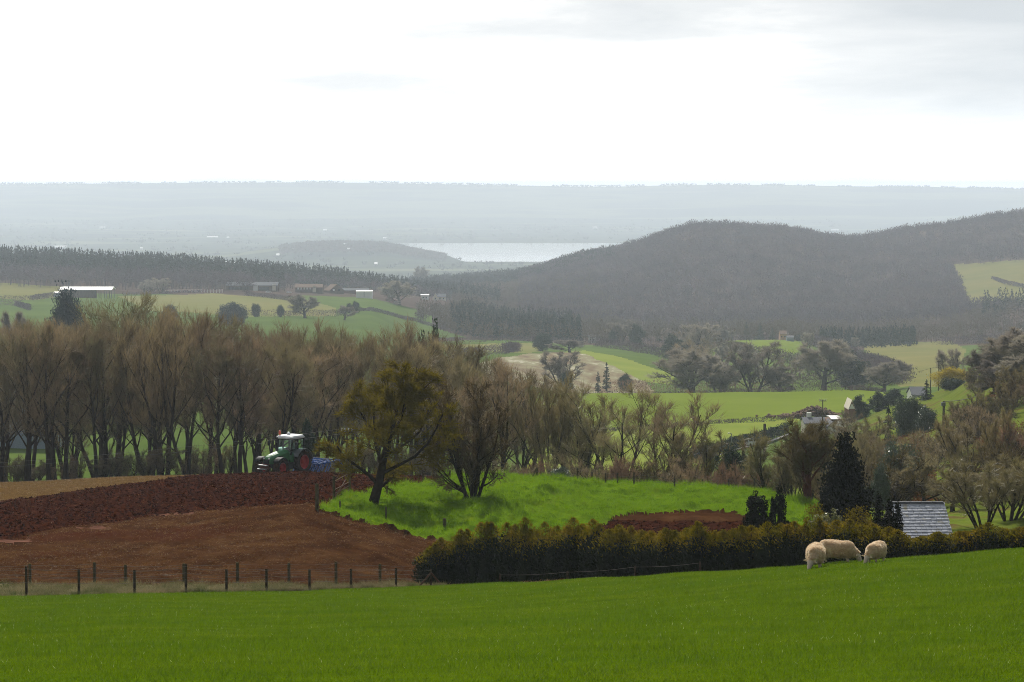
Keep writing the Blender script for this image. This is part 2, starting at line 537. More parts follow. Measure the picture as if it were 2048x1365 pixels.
def land_class(P, YP, D):
    n1 = 7 * fbm(P / 28, D / 2.5, 21, 3)
    k = np.full(P.shape, 4)                                        # 4 hillside
    left = P < np.interp(YP, [940, 1000, 1060, 1200], [1060, 1150, 1900, 1900])
    k[left] = 2                                                    # rough stubble
    k[(P < 640) & (D > 140) & (YP < 1006)] = 5                     # straw covered
    front = D < np.interp(P, [860, 1200, 1640], [152, 150, 150])
    k[inpoly(P + n1, YP + 0.3 * n1, TILL) & (D > 125)] = 1
    k[(P > 1130) & (P < 1560) & (YP > 1043 + 0.5 * n1) & (D > 112) & (D < 160)] = 1
    k[inpoly(P + n1 * .6, YP + 0.35 * n1, KNOLL) & (D > 118)] = 3
    k[(P > 960) & (P < 1640) & (D > 165) & (D < 185)] = 3
    vw = np.interp(P, [-400, 0, 400, 800, 860], [10.5, 9.5, 7.5, 6, 5]) + 0.15 * n1
    k[(D < dp(P) + vw) & (P < 885)] = 0
    for (x0, y0, rx, ry) in ((345, 1031, 40, 2.8), (185, 1058, 34, 1.6), (15, 1083, 45, 3.2)):
        k[((P - x0) / rx) ** 2 + ((YP - y0 + 0.12 * n1) / ry) ** 2 < 1 + 0.09 * n1] = 6
    return k


K = land_class(P, YP, D)
X, Y = V[..., 0], V[..., 1]
rough = np.select([K == 0, K == 1, K == 2, K == 3, K == 4, K == 5, K == 6],
                  [0.20 * fbm(X / 0.9, Y / 0.9, 5, 3), 0.12 * fbm(X / 0.33, Y / 0.33, 6, 3, .65) + 0.05 * np.sin((Y + .22 * X) * 5.5 + 2 * fbm(X / 3, Y / 3, 16, 2)), 0.13 * fbm(X / 0.55, Y / 0.55, 8, 3, .6) + 0.25 * fbm(X / 7, Y / 3, 9, 2),
                   0.46 * fbm(X / 1.1, Y / 1.1, 11, 3, .6) + 0.5 * fbm(X / 7, Y / 5, 12, 2), 0.5 * fbm(X / 3, Y / 3, 13, 3), 0.08 * fbm(X / .5, Y / .5, 14, 2), 0.04 * fbm(X, Y, 15, 2)])
edge = np.clip((D - dp(P)) / 3, 0, 1) * np.clip((262 - D) / 6, 0, 1)
V[..., 2] += rough * edge
MIDK, MIDV = K, V
Fq = grid_faces(*P.shape)
Kf = K[:-1, :-1]
Vf = V.reshape(-1, 3)
for k, nm, mt, lb, ct in ((0, 'grass_verge', 'verge', 'pale tussocky strip of grass between the two wire fences', 'verge'),
                          (1, 'tilled_field', 'tilled', 'dark red freshly tilled soil in front of the tractor', 'ploughed field'),
                          (2, 'stubble_field', 'stubble', 'brown stubbly soil behind the wire fence', 'stubble field'),
                          (3, 'grass_knoll', 'knoll', 'bright green rough grass mound under two small trees', 'grass mound'),
                          (4, 'hillside', 'hillside', 'rough grassy slope with bracken at the right', 'hillside'),
                          (5, 'straw_field', 'straw_field', 'golden strip of straw covered soil beyond the tilled soil', 'stubble field'),
                          (6, 'dried_soil', 'bare', 'pale dried patches in the red soil', 'bare soil')):
    sel = Kf == k
    if sel.any():
        tag(link(nm, sub_mesh(nm, Vf, Fq, sel, M[mt])), lb, ct, kind='structure')

# ---- valley
pxs = np.arange(-420, 2520, 4.0)
D = np.exp(np.linspace(math.log(262), math.log(4500), 520))[None, :].repeat(len(pxs), 0)
P, D, V = polar_sheet(pxs, D)
YP = ypix(D, V[..., 2])
FIELDS = [
    ('olive_field', 'olive', 'dull olive field along the foot of the far conifer wood', [(-300, 560), (130, 572), (130, 592), (60, 602), (0, 598), (-300, 596)], 1400, 1900),
    ('green_field', 'meadow', 'green strip field below the open barn', [(-300, 597), (0, 599), (60, 603), (135, 594), (250, 598), (250, 606), (60, 622), (-300, 622)], 1200, 1760),
    ('yellow_field', 'yellow', 'yellowish sloping field below the farm buildings', [(235, 594), (430, 588), (590, 597), (672, 616), (672, 632), (480, 634), (300, 622)], 1200, 1760),
    ('green_field', 'meadow', 'green field running downhill beside the white farm shed', [(590, 592), (735, 594), (838, 622), (828, 641), (690, 618), (610, 601)], 1200, 2060),
    ('grass_field', 'meadow', 'pale green field under the oak by the farm', [(690, 622), (830, 644), (930, 676), (800, 676), (680, 640)], 1200, 2060),
    ('yellow_field', 'yellow', 'yellow green field bounded by dark hedges above the straw field', [(880, 690), (1075, 687), (1085, 703), (1010, 709), (900, 713)], 1130, 1420),
    ('straw_field', 'straw', 'round hilltop field streaked with pale straw', [(900, 745), (1000, 716), (1060, 707), (1120, 705), (1170, 709), (1225, 735), (1290, 765), (1320, 800), (900, 800)], 800, 1190),
    ('green_field', 'lime', 'light green curving strip beside the straw field', [(1120, 705), (1165, 701), (1240, 716), (1345, 750), (1350, 770), (1290, 765), (1225, 735), (1170, 709)], 850, 1400),
    ('green_field', 'meadow', 'darker green curving strip above the light green one', [(1165, 701), (1215, 697), (1370, 724), (1380, 770), (1345, 750), (1240, 716)], 850, 1400),
    ('wheat_field', 'bright', 'broad smooth bright green field with faint wheel tracks', [(1050, 780), (1400, 783), (1780, 774), (1780, 800), (1690, 822), (1600, 836), (1400, 852), (1050, 872)], 430, 745),
    ('grass_field', 'lime', 'yellow green field below the long field boundary', [(1050, 873), (1400, 853), (1605, 837), (1580, 862), (1460, 905), (1400, 960), (1050, 1000)], 300, 640),
    ('green_field', 'bright', 'small bright green field beneath the distant dark conifers', [(1440, 680), (1625, 681), (1600, 700), (1560, 720), (1450, 706)], 1150, 1600),
    ('pale_field', 'olive', 'pale green hillside field beside the wooded hill', [(1905, 530), (2060, 522), (2500, 515), (2500, 600), (1985, 604), (1940, 612), (1925, 575)], 1750, 2500),
    ('olive_field', 'olive', 'olive field in the side valley', [(1725, 690), (1890, 678), (1930, 700), (1905, 775), (1800, 775), (1740, 745)], 780, 1600),
]
KF = np.zeros(P.shape, int)
n1 = 3 * fbm(P / 40, np.log(D) * 30, 31, 3)
KF[(D > 1700)] = 98
KF[(P > 860) & (D > 1440)] = 98
KF[(P < 560) & (D > 1800)] = 98
KF[(P < 860) & (D > 2060)] = 98
KF[(P < 680) & (D < 1210) & (D > 700)] = 99
for i, (_, _, _, poly, d0, d1) in enumerate(FIELDS):
    KF[inpoly(P, YP + 0.3 * n1, poly) & (D > d0) & (D < d1)] = i + 1
KF[(D > 262) & (D < 560) & (P > np.interp(D, [262, 350, 480, 560], [1480, 1600, 1700, 1780]))] = 97
X, Y = V[..., 0], V[..., 1]
V[..., 2] += np.clip((D - 262) / 30, 0, 1) * np.clip((4500 - D) / 100, 0, 1) * (0.6 * fbm(X / 25, Y / 25, 41, 3) + 1.5 * (D > 1700) * fbm(X / 60, Y / 60, 42, 3))
Fq, Kf, Vf = grid_faces(*P.shape), KF[:-1, :-1], V.reshape(-1, 3)
for k in np.unique(Kf):
    if k == 0:
        nm, mt, lb = 'valley_meadow', 'meadow', 'green valley grassland behind the bare trees'
    elif k == 97:
        nm, mt, lb = 'hillside', 'hillside', 'scrubby bracken slope rising behind the slate roof'
    elif k == 98:
        nm, mt, lb = 'woodland_floor', 'floor', 'brown ground under the distant woods'
    elif k == 99:
        nm, mt, lb = 'rough_pasture', 'meadow', 'rough pasture just beyond the bare tree belt'
    else:
        nm, mt, lb = FIELDS[k - 1][:3]
    tag(link(nm, sub_mesh(nm, Vf, Fq, Kf == k, M[mt])), lb, 'field' if k < 97 else 'ground', kind='structure')

# ---- lowland plain, estuary, far ridge
pxs = np.arange(-700, 2760, 8.0)
D = np.exp(np.linspace(math.log(4500), math.log(13000), 260))[None, :].repeat(len(pxs), 0)
P, D, V = polar_sheet(pxs, D)
V[..., 2] += np.clip((D - 4500) / 300, 0, 1) * np.clip((13000 - D) / 800, 0, 1) * (V[..., 2] > 4) * np.maximum(-2, 9 * fbm(V[..., 0] / 500, V[..., 1] / 900, 51, 3))
tag(link('lowland', mesh_np('lowland', V.reshape(-1, 3), [grid_faces(*P.shape).reshape(-1, 4)], M['plain'], True)), 'hazy patchwork lowland round the estuary', 'lowland', kind='structure')
D = np.linspace(13000, 19500, 200)[None, :].repeat(len(pxs), 0)
P, D, V = polar_sheet(pxs, D)
e = np.clip((D - 13000) / 600, 0, 1)
V[..., 2] += e * 5 * fbm(V[..., 0] / 1000, V[..., 1] / 600, 61, 4)
V[..., 2] += e * (1 - sstep(D, 14800, 15900)) * 30 * fbm(V[..., 0] / 700, V[..., 1] / 1600, 63, 3)
tag(link('far_ridge', mesh_np('far_ridge', V.reshape(-1, 3), [grid_faces(*P.shape).reshape(-1, 4)], M['ridge'], True)), 'long level ridge fading into haze on the skyline', 'ridge', kind='structure')
wm, wt = new_mat('estuary_water')
pw = nd(wt, 'ShaderNodeBsdfPrincipled')
pw.inputs['Base Color'].default_value = (0.36, 0.36, 0.34, 1)
pw.inputs['Roughness'].default_value = 0.16
pw.inputs['IOR'].default_value = 1.33
tcw = nd(wt, 'ShaderNodeTexCoord')
mpw = nd(wt, 'ShaderNodeMapping')
mpw.inputs['Scale'].default_value = (0.002, 0.012, 1)
nw = nd(wt, 'ShaderNodeTexNoise')
nw.inputs['Detail'].default_value = 5
wt.links.new(tcw.outputs['Object'], mpw.inputs[0])
wt.links.new(mpw.outputs[0], nw.inputs[0])
mrw = nd(wt, 'ShaderNodeMapRange')
mrw.inputs[1].default_value, mrw.inputs[2].default_value, mrw.inputs[3].default_value, mrw.inputs[4].default_value = 0.45, 0.62, 0.03, 0.12
wt.links.new(nw.outputs[0], mrw.inputs[0])
wt.links.new(mrw.outputs[0], pw.inputs['Roughness'])
ow = nd(wt, 'ShaderNodeOutputMaterial')
wt.links.new(pw.outputs[0], ow.inputs[0])
zs = 2.0
me = mesh_np('water', [(-1500, 5900, zs), (4500, 5900, zs), (4500, 9600, zs), (-1500, 9600, zs)], [np.array([[0, 1, 2, 3]])], wm)
tag(link('water', me), 'pale shining estuary beyond the wooded hill', 'water', kind='structure')

# ---- air: pale even haze in one closed box round the whole scene
hm, ht = new_mat('haze')
pv = nd(ht, 'ShaderNodeVolumePrincipled')
pv.inputs['Color'].default_value = (0.775, 0.875, 1.0, 1)
pv.inputs['Density'].default_value = 0.000118
pv.inputs['Anisotropy'].default_value = 0.25
oh = nd(ht, 'ShaderNodeOutputMaterial')
ht.links.new(pv.outputs[0], oh.inputs['Volume'])
x0, x1, y0, y1, z0, z1 = -8000, 8000, -60, 20000, -14, 254
c = [(x, y, z) for z in (z0, z1) for y in (y0, y1) for x in (x0, x1)]
me = mesh_np('haze', c, [np.array([[0, 2, 3, 1], [4, 5, 7, 6], [0, 1, 5, 4], [2, 6, 7, 3], [0, 4, 6, 2], [1, 3, 7, 5]])], hm)
tag(link('haze', me), 'pale blue haze in the air over the valley', 'haze', kind='stuff')
# ------------------------------------------------------------------ vegetation builders
def tubes(P0, P1, R0, R1, n=3):
    """tapered prisms along segments -> verts, quads"""
    P0, P1 = np.asarray(P0, float), np.asarray(P1, float)
    R0, R1 = np.asarray(R0, float), np.asarray(R1, float)
    ax = P1 - P0
    ln = np.linalg.norm(ax, axis=1, keepdims=True) + 1e-9
    ax = ax / ln
    ref = np.where(np.abs(ax[:, 2:3]) < 0.9, [[0, 0, 1.0]], [[1.0, 0, 0]])
    u = np.cross(ax, ref)
    u /= np.linalg.norm(u, axis=1, keepdims=True) + 1e-9
    v = np.cross(ax, u)
    a = np.arange(n) * 2 * math.pi / n
    off = np.cos(a)[None, :, None] * u[:, None, :] + np.sin(a)[None, :, None] * v[:, None, :]
    A = P0[:, None, :] + off * R0[:, None, None]
    B = P1[:, None, :] + off * R1[:, None, None]
    V = np.concatenate([A, B], 1).reshape(-1, 3)
    b = (np.arange(len(P0)) * 2 * n)[:, None]
    k = np.arange(n)[None, :]
    k2 = (k + 1) % n
    Fq = np.stack([b + k, b + k2, b + n + k2, b + n + k], -1).reshape(-1, 4)
    return V, Fq


def merge(parts):
    Vs, Fs, o = [], [], 0
    for V, Fc in parts:
        Vs.append(V)
        Fs += [np.asarray(f) + o for f in (Fc if isinstance(Fc, list) else [Fc])]
        o += len(V)
    by = {}
    for f in Fs:
        if len(f):
            by.setdefault(f.shape[1], []).append(f)
    return np.concatenate(Vs), [np.concatenate(x) for x in by.values()]


def quads(C, L, Wd, dirs=None, rng=RNG, flat=None):
    """rhombic leaves / sprays centred on C, long axis dirs, length L, width Wd"""
    n = len(C)
    if dirs is None:
        dirs = rng.normal(size=(n, 3))
    dirs = dirs / (np.linalg.norm(dirs, axis=1, keepdims=True) + 1e-9)
    r = rng.normal(size=(n, 3)) if flat is None else np.broadcast_to(flat, (n, 3)) + 0.35 * rng.normal(size=(n, 3))
    s = np.cross(dirs, r)
    s /= np.linalg.norm(s, axis=1, keepdims=True) + 1e-9
    L = np.broadcast_to(np.asarray(L, float).reshape(-1, 1), (n, 1))
    Wd = np.broadcast_to(np.asarray(Wd, float).reshape(-1, 1), (n, 1))
    a, b = C - dirs * L / 2, C + dirs * L / 2
    m = C - dirs * L * 0.1
    V = np.stack([a, m + s * Wd / 2, b, m - s * Wd / 2], 1).reshape(-1, 3)
    return V, np.arange(4 * n).reshape(n, 4)


class Bare:
    """recursive bare tree: segment lists for the trunk (levels 0 and 1) and the crown (finer levels)"""

    def __init__(s, seed, h, spec):
        s.r = random.Random(seed)
        s.sp = spec
        s.seg = [[], []]
        s.h = h
        n = spec.get('stems', 1)
        for i in range(n):
            a = i * 2 * math.pi / n + s.r.uniform(0, 1)
            lean = spec.get('lean', 0.05) * s.r.uniform(0.5, 1.3)
            d = Vector((math.cos(a) * lean, math.sin(a) * lean, 1)).normalized()
            p = Vector((math.cos(a), math.sin(a), 0)) * spec.get('base', 0.0) - Vector((0, 0, 0.35))
            L = h * spec.get('trunk', 0.75) * (1 if i == 0 else s.r.uniform(0.75, 1.0))
            s.grow(p, d, L, spec['r'] * (1 if n == 1 else s.r.uniform(0.65, 1)), 0)

    def grow(s, p, d, L, rad, lev):
        sp, r = s.sp, s.r
        nseg = (9, 5, 4, 3, 2)[lev]
        kids = sp['kids'][lev] if lev < len(sp['kids']) else 0
        start = sp['start'][lev] if lev < len(sp['start']) else 0.3
        wob = sp['wob'][min(lev, len(sp['wob']) - 1)]
        up = sp['up'][min(lev, len(sp['up']) - 1)]
        pts, dirs = [p.copy()], [d.copy()]
        step = L / nseg
        for k in range(nseg):
            d = (d + Vector((r.gauss(0, wob), r.gauss(0, wob), r.gauss(0, wob * .7))) + Vector((0, 0, up / nseg))).normalized()
            q = p + d * step
            if k and 'wid' in sp and q.z > .3 * s.h:
                e = (q.x ** 2 + q.y ** 2) / (sp['wid'] * s.h / 2) ** 2 + ((q.z - .5 * s.h) / (.5 * s.h)) ** 2
                if e > r.uniform(.86, 1.04):
                    break
            p = q
            pts.append(p.copy())
            dirs.append(d.copy())
        nseg = len(pts) - 1
        rmin = sp['rmin']
        tip = (0.25, 0.3, 0.4, 0.55, 0.6)[lev]
        rs = [max(rmin, rad * (1 - (1 - tip) * k / nseg)) for k in range(nseg + 1)]
        if lev == 0:
            rs[0] = rad * 1.5
            if sp.get('flare'):
                rs[0] = rad * 1.9
        out = s.seg[0 if lev <= 1 else 1]
        for k in range(nseg):
            out.append((pts[k], pts[k + 1], rs[k], rs[k + 1]))
        for c in range(kids):
            f = start + (1 - start) * ((c + r.random()) / kids)
            f = min(f, 0.995)
            k = min(int(f * nseg), nseg - 1)
            q = pts[k].lerp(pts[k + 1], f * nseg - k)
            ang = math.radians(r.gauss(sp['ang'][lev], 9))
            a = r.uniform(0, 2 * math.pi) if lev else c * 2.399 + r.uniform(-.5, .5)
            dd = dirs[k]
            o = dd.orthogonal().normalized()
            o.rotate(Matrix.Rotation(a, 3, dd))
            nd_ = (dd * math.cos(ang) + o * math.sin(ang)).normalized()
            env = sp['env'](f) if lev == 0 else 1 - 0.55 * f
            s.grow(q, nd_, L * sp['ratio'][lev] * env * r.uniform(0.75, 1.2), rs[k] * sp['rr'][lev], lev + 1)

    def mesh(s, name, mt, mc, n0=6, n1=3, leaves=None):
        out = []
        for lev, (m, n) in enumerate(((mt, n0), (mc, n1))):
            sg = s.seg[lev]
            P0, P1 = np.array([x[0] for x in sg]), np.array([x[1] for x in sg])
            V, Fq = tubes(P0, P1, [x[2] for x in sg], [x[3] for x in sg], n)
            parts = [(V, Fq)]
            if lev == 1 and leaves:
                num, size = leaves
                rng = np.random.default_rng(5)
                pick = rng.integers(0, len(sg), num)
                C = P0[pick] + (P1 - P0)[pick] * rng.random((num, 1)) + rng.normal(0, size * .6, (num, 3))
                parts.append(quads(C, rng.uniform(.6, 1.3, num) * size, rng.uniform(.4, .7, num) * size, rng=rng))
            if lev == 1:                                            # fine twigs fanning from the outer branches
                num, tl, tw = s.sp['twigs']
                rng = np.random.default_rng(9)
                rad = np.array([x[2] for x in sg])
                w_ = 1 / (rad / rad.min()) ** 1.5
                pick = rng.choice(len(sg), num, p=w_ / w_.sum())
                ax = P1[pick] - P0[pick]
                ax /= np.linalg.norm(ax, axis=1, keepdims=True) + 1e-9
                dr = ax + rng.normal(0, s.sp.get('tsp', .45), (num, 3)) + [0, 0, s.sp.get('tup', .3)]
                dr /= np.linalg.norm(dr, axis=1, keepdims=True)
                ln = tl * rng.uniform(.5, 1.3, num)
                C = P0[pick] + (P1 - P0)[pick] * rng.random((num, 1)) + dr * ln[:, None] * .5
                parts.append(quads(C, ln, tw * rng.uniform(.6, 1.3, num), dr, rng))
            V, Fs = merge(parts)
            out.append(mesh_np(name + ('_trunk', '_crown')[lev], V, Fs, m, lev == 0))
        return out


E_TALL = lambda f: 0.55 + 0.75 * math.sin(math.pi * min(1, max(0, (f - 0.15) / 0.95))) if f < 0.95 else 0.5
E_ROUND = lambda f: 1.15 - 0.75 * max(0, f - 0.2)
E_ROD = lambda f: 0.9 - 0.4 * f
SPEC = {
    'tall': dict(twigs=(4600,.80,.018), wid=.60, tup=1.0, tsp=.28, r=.17, trunk=.80, kids=(13, 7, 6, 3), start=(.28, .2, .15, .1), wob=(.045, .10, .13, .16), up=(.10, .55, .35, .25), ang=(38, 42, 40, 38), ratio=(.42, .48, .5, .55),
                 rr=(.48, .5, .5, .6), env=E_TALL, rmin=.009),
    'vase': dict(twigs=(4600,.80,.018), tup=1.0, tsp=.28, wid=.72, r=.15, trunk=.70, stems=3, lean=.24, base=.18, kids=(9, 6, 6, 3), start=(.25, .2, .15, .1), wob=(.05, .09, .13, .16), up=(.06, .60, .40, .25), ang=(34, 40, 40, 38),
                 ratio=(.46, .48, .5, .55), rr=(.5, .5, .5, .6), env=E_ROD, rmin=.009),
    'round': dict(twigs=(11000,.6,.026), wid=1.05, tup=.1, r=.34, trunk=.62, kids=(12, 8, 7, 3), start=(.25, .22, .15, .1), wob=(.05, .13, .15, .17), up=(.06, .28, .12, .08), ang=(58, 48, 42, 40), ratio=(.72, .48, .46, .5),
                  rr=(.55, .5, .5, .6), env=E_ROUND, rmin=.018),
    'rod': dict(twigs=(8000,.6,.022), wid=.95, r=.13, trunk=.74, stems=6, lean=.38, base=.25, kids=(7, 6, 5, 2), start=(.22, .2, .15, .1), wob=(.05, .08, .11, .15), up=(.14, .6, .4, .3), ang=(30, 34, 36, 36),
                ratio=(.44, .46, .5, .55), rr=(.5, .5, .5, .6), env=E_ROD, rmin=.012),
    'scrub': dict(twigs=(2600,.42,.022), r=.07, trunk=.72, stems=8, lean=.75, base=.30, kids=(7, 5, 5), start=(.12, .15, .1), wob=(.10, .14, .17, .2), up=(.16, .3, .2, .1), ang=(42, 44, 42), ratio=(.5, .5, .55),
                  rr=(.55, .55, .6), env=E_ROD, rmin=.012),
    'far': dict(twigs=(15000,.85,.05), wid=1.0, tup=.3, r=.36, trunk=.66, kids=(13, 8, 7), start=(.22, .2, .1), wob=(.05, .13, .16, .18), up=(.06, .75, .35, .2), ang=(52, 44, 40), ratio=(.62, .5, .52), rr=(.55, .5, .55),
                env=E_ROUND, rmin=.035),
    'farrod': dict(twigs=(7000,.9,.05), wid=.7, r=.22, trunk=.78, stems=3, lean=.22, base=.3, kids=(9, 7, 6), start=(.2, .2, .1), wob=(.05, .1, .14, .18), up=(.1, .5, .3, .2), ang=(36, 40, 40), ratio=(.45, .5, .55),
                   rr=(.55, .5, .55), env=E_ROD, rmin=.035),
}

M['bark'] = surf('bare_bark', [(0.3, (0.022, 0.017, 0.012)), (0.55, (0.055, 0.044, 0.028)), (0.75, (0.085, 0.08, 0.04))], scale=1.2, rough=.85, bump=.02, rnd=.25)
M['twig'] = surf('bare_twigs', [(0.3, (0.1611, 0.1173, 0.06315)), (0.7, (0.2726, 0.214, 0.1158))], scale=.5, rough=.5, spec=.2, transl=.4, rnd=.4)
M['twig_grey'] = surf('grey_twigs', [(0.3, (0.18, 0.1519, 0.1209)), (0.7, (0.3, 0.2635, 0.2093))], scale=.4, rough=.6, spec=.2, transl=.4, rnd=.3)
M['twig_red'] = surf('russet_twigs', [(0.3, (0.15, 0.085, 0.05)), (0.7, (0.23, 0.14, 0.085))], scale=.4, rough=.6, spec=.25, transl=.4, rnd=.25)
M['twig_olive'] = surf('olive_twigs', [(0.3, (0.14, 0.11, 0.042)), (0.7, (0.22, 0.18, 0.075))], scale=.5, rough=.5, spec=.35, transl=.4, rnd=.25)
M['moss'] = surf('mossy_twigs', [(0.3, (0.0792, 0.06166, 0.00528)), (0.7, (0.1673, 0.133, 0.01056))], scale=1.2, rough=.8, transl=.35, tcol=(0.2288, 0.1784, 0.008448))
M['dark_bark'] = surf('dark_mossy_bark', [(0.3, (0.016, 0.011, 0.007)), (0.6, (0.04, 0.028, 0.014)), (0.75, (0.06, 0.06, 0.015))], scale=2.5, rough=.9, bump=.05)
M['red_bark'] = surf('reddish_bark', [(0.3, (0.05, 0.018, 0.010)), (0.7, (0.13, 0.05, 0.028))], scale=2.5, rough=.9, bump=.04)
M['yew'] = surf('yew_leaves', [(0.3, (0.008, 0.011, 0.005)), (0.65, (0.020, 0.023, 0.008)), (0.8, (0.06, 0.04, 0.010))], scale=.8, rough=.7, spec=.06, transl=.2)
M['fir'] = surf('fir_needles', [(0.3, (0.02, 0.036, 0.0225)), (0.7, (0.04375, 0.066, 0.0375))], scale=.8, rough=.7, spec=.1, transl=.2, rnd=.2)
M['cedar'] = surf('blue_needles', [(0.3, (0.014, 0.028, 0.030)), (0.7, (0.030, 0.050, 0.052))], scale=.8, rough=.7, spec=.1, transl=.15, rnd=.15)
M['holly'] = surf('shiny_leaves', [(0.3, (0.04, 0.068, 0.0418)), (0.7, (0.09, 0.119, 0.0665))], scale=.8, rough=.33, spec=.6, transl=.15, rnd=.1)
M['willow'] = surf('golden_willow_twigs', [(0.3, (0.34, 0.27, 0.035)), (0.7, (0.50, 0.40, 0.06))], scale=.5, rough=.6, transl=.4)
M['wood_grey'] = surf('bare_wood_mass', [(0.25, (0.051, 0.04116, 0.0484)), (0.5, (0.0867, 0.06664, 0.0748)), (0.66, (0.1326, 0.09604, 0.0968)), (0.8, (0.102, 0.1029, 0.0825))], scale=.018, detail=9, rough=.9, transl=.25)
M['wood_brown'] = surf('brown_wood_mass', [(0.25, (0.06, 0.045, 0.032)), (0.5, (0.10, 0.078, 0.05)), (0.75, (0.14, 0.105, 0.075))], scale=.03, detail=9, rough=.9, transl=.25)
M['wood_fir'] = surf('conifer_mass', [(0.3, (0.012, 0.022, 0.016)), (0.7, (0.030, 0.045, 0.026))], scale=.05, detail=8, rough=.8, transl=.1)

VAR = {}


def variants(kind, n, h, mt, mc, leaves=None, n1=3):
    L = []
    for i in range(n):
        b = Bare(hash(kind) % 1 + 100 * len(VAR) + i * 7 + 3, h, SPEC[kind])
        ms = b.mesh(kind, mt, mc, n1=n1, leaves=leaves)
        co = np.empty(len(ms[1].vertices) * 3, np.float32)
        ms[1].vertices.foreach_get('co', co)
        co = co.reshape(-1, 3)
        top = np.percentile(co[:, 2], 99.8)
        wid = np.percentile(co[:, 0], 98) - np.percentile(co[:, 0], 2)
        L.append((ms[0], ms[1], top, wid))
    return L


VAR['tall'] = variants('tall', 6, 13, M['bark'], M['twig'])
M['twig_mossy'] = surf('mossy_bare_twigs', [(0.3, (0.13, 0.11, 0.055)), (0.7, (0.22, 0.19, 0.10))], scale=.5, rough=.5, spec=.2, transl=.4, rnd=.3)
for q_ in (1, 4):
    VAR['tall'][q_][1].materials.clear()
    VAR['tall'][q_][1].materials.append(M['twig_mossy'])
VAR['vase'] = variants('vase', 5, 12, M['bark'], M['twig'])
VAR['round'] = variants('round', 4, 10, M['bark'], M['twig'])
VAR['rod'] = variants('rod', 4, 9, M['bark'], M['twig_olive'])
VAR['scrub'] = variants('scrub', 4, 3.5, M['bark'], M['twig'])
VAR['scrub_red'] = [(a, (lambda m: (m.materials.clear(), m.materials.append(M['twig_red']), m)[2])(b.copy()), c, d) for a, b, c, d in VAR['scrub']]
M['twig_dark'] = surf('dark_olive_twigs', [(0.3, (0.06, 0.045, 0.018)), (0.7, (0.12, 0.09, 0.035))], scale=.6, rough=.6, spec=.2, transl=.4, rnd=.3)
VAR['scrub_dark'] = [(a, (lambda m: (m.materials.clear(), m.materials.append(M['twig_dark']), m)[2])(b.copy()), c, d) for a, b, c, d in VAR['scrub']]
VAR['far'] = variants('far', 4, 11, M['bark'], M['twig_grey'])
VAR['farrod'] = variants('farrod', 3, 11, M['bark'], M['twig_grey'])


def lathe_trunk(h, r):
    n = 5
    P0 = [(0, 0, -.3 + k * h / n) for k in range(n)]
    P1 = [(0, 0, -.3 + (k + 1) * h / n) for k in range(n)]
    return tubes(P0, P1, [r * (1 - .8 * k / n) for k in range(n)], [r * (1 - .8 * (k + 1) / n) for k in range(n)], 7)


def conifer(seed, h, R, mat, power=.85, skirt=.06, quadsz=.34, dens=1.0, droop=.35):
    rng = np.random.default_rng(seed)
    nb = int(95 * dens * max(1, h / 8))
    zz = skirt + (1 - skirt) * rng.random(nb) ** 1.25
    az = rng.uniform(0, 2 * math.pi, nb)
    rad = R * (1 - zz) ** power * rng.uniform(.72, 1.12, nb) + .08
    C, Dr, P0, P1 = [], [], [], []
    for z_, a, r_ in zip(zz, az, rad):
        k = max(5, int(r_ / (quadsz * .16)))
        f = rng.random(k) ** .6
        lat = rng.normal(0, .13 * r_ + .05, k) * f
        x = f * r_
        c = np.stack([math.cos(a) * x - math.sin(a) * lat, math.sin(a) * x + math.cos(a) * lat, z_ * h - droop * r_ * f ** 1.5 + rng.normal(0, .07, k) + .1 * r_], -1)
        C.append(c)
        d = np.stack([np.full(k, math.cos(a)), np.full(k, math.sin(a)), np.full(k, -.35)], -1) + rng.normal(0, .45, (k, 3))
        Dr.append(d)
        P0.append((0, 0, z_ * h))
        P1.append((math.cos(a) * r_ * .85, math.sin(a) * r_ * .85, z_ * h - droop * r_ * .6))
    C, Dr = np.concatenate(C), np.concatenate(Dr)
    tipn = 26
    C = np.concatenate([C, np.stack([rng.normal(0, .05, tipn), rng.normal(0, .05, tipn), h * rng.uniform(.93, 1.01, tipn)], -1)])
    Dr = np.concatenate([Dr, np.tile([[0, 0, 1.0]], (tipn, 1)) + rng.normal(0, .3, (tipn, 3))])
    n = len(C)
    crown = quads(C, rng.uniform(.7, 1.4, n) * quadsz, rng.uniform(.35, .6, n) * quadsz, Dr, rng)
    V, Fs = merge([crown, tubes(P0, P1, np.full(nb, .03), np.full(nb, .012), 3)])
    tv, tf = lathe_trunk(h * .95, .03 * h)
    return (mesh_np('conifer_trunk', tv, [tf], M['bark'], True), mesh_np('conifer_crown', V, Fs, mat), h, 2 * R)


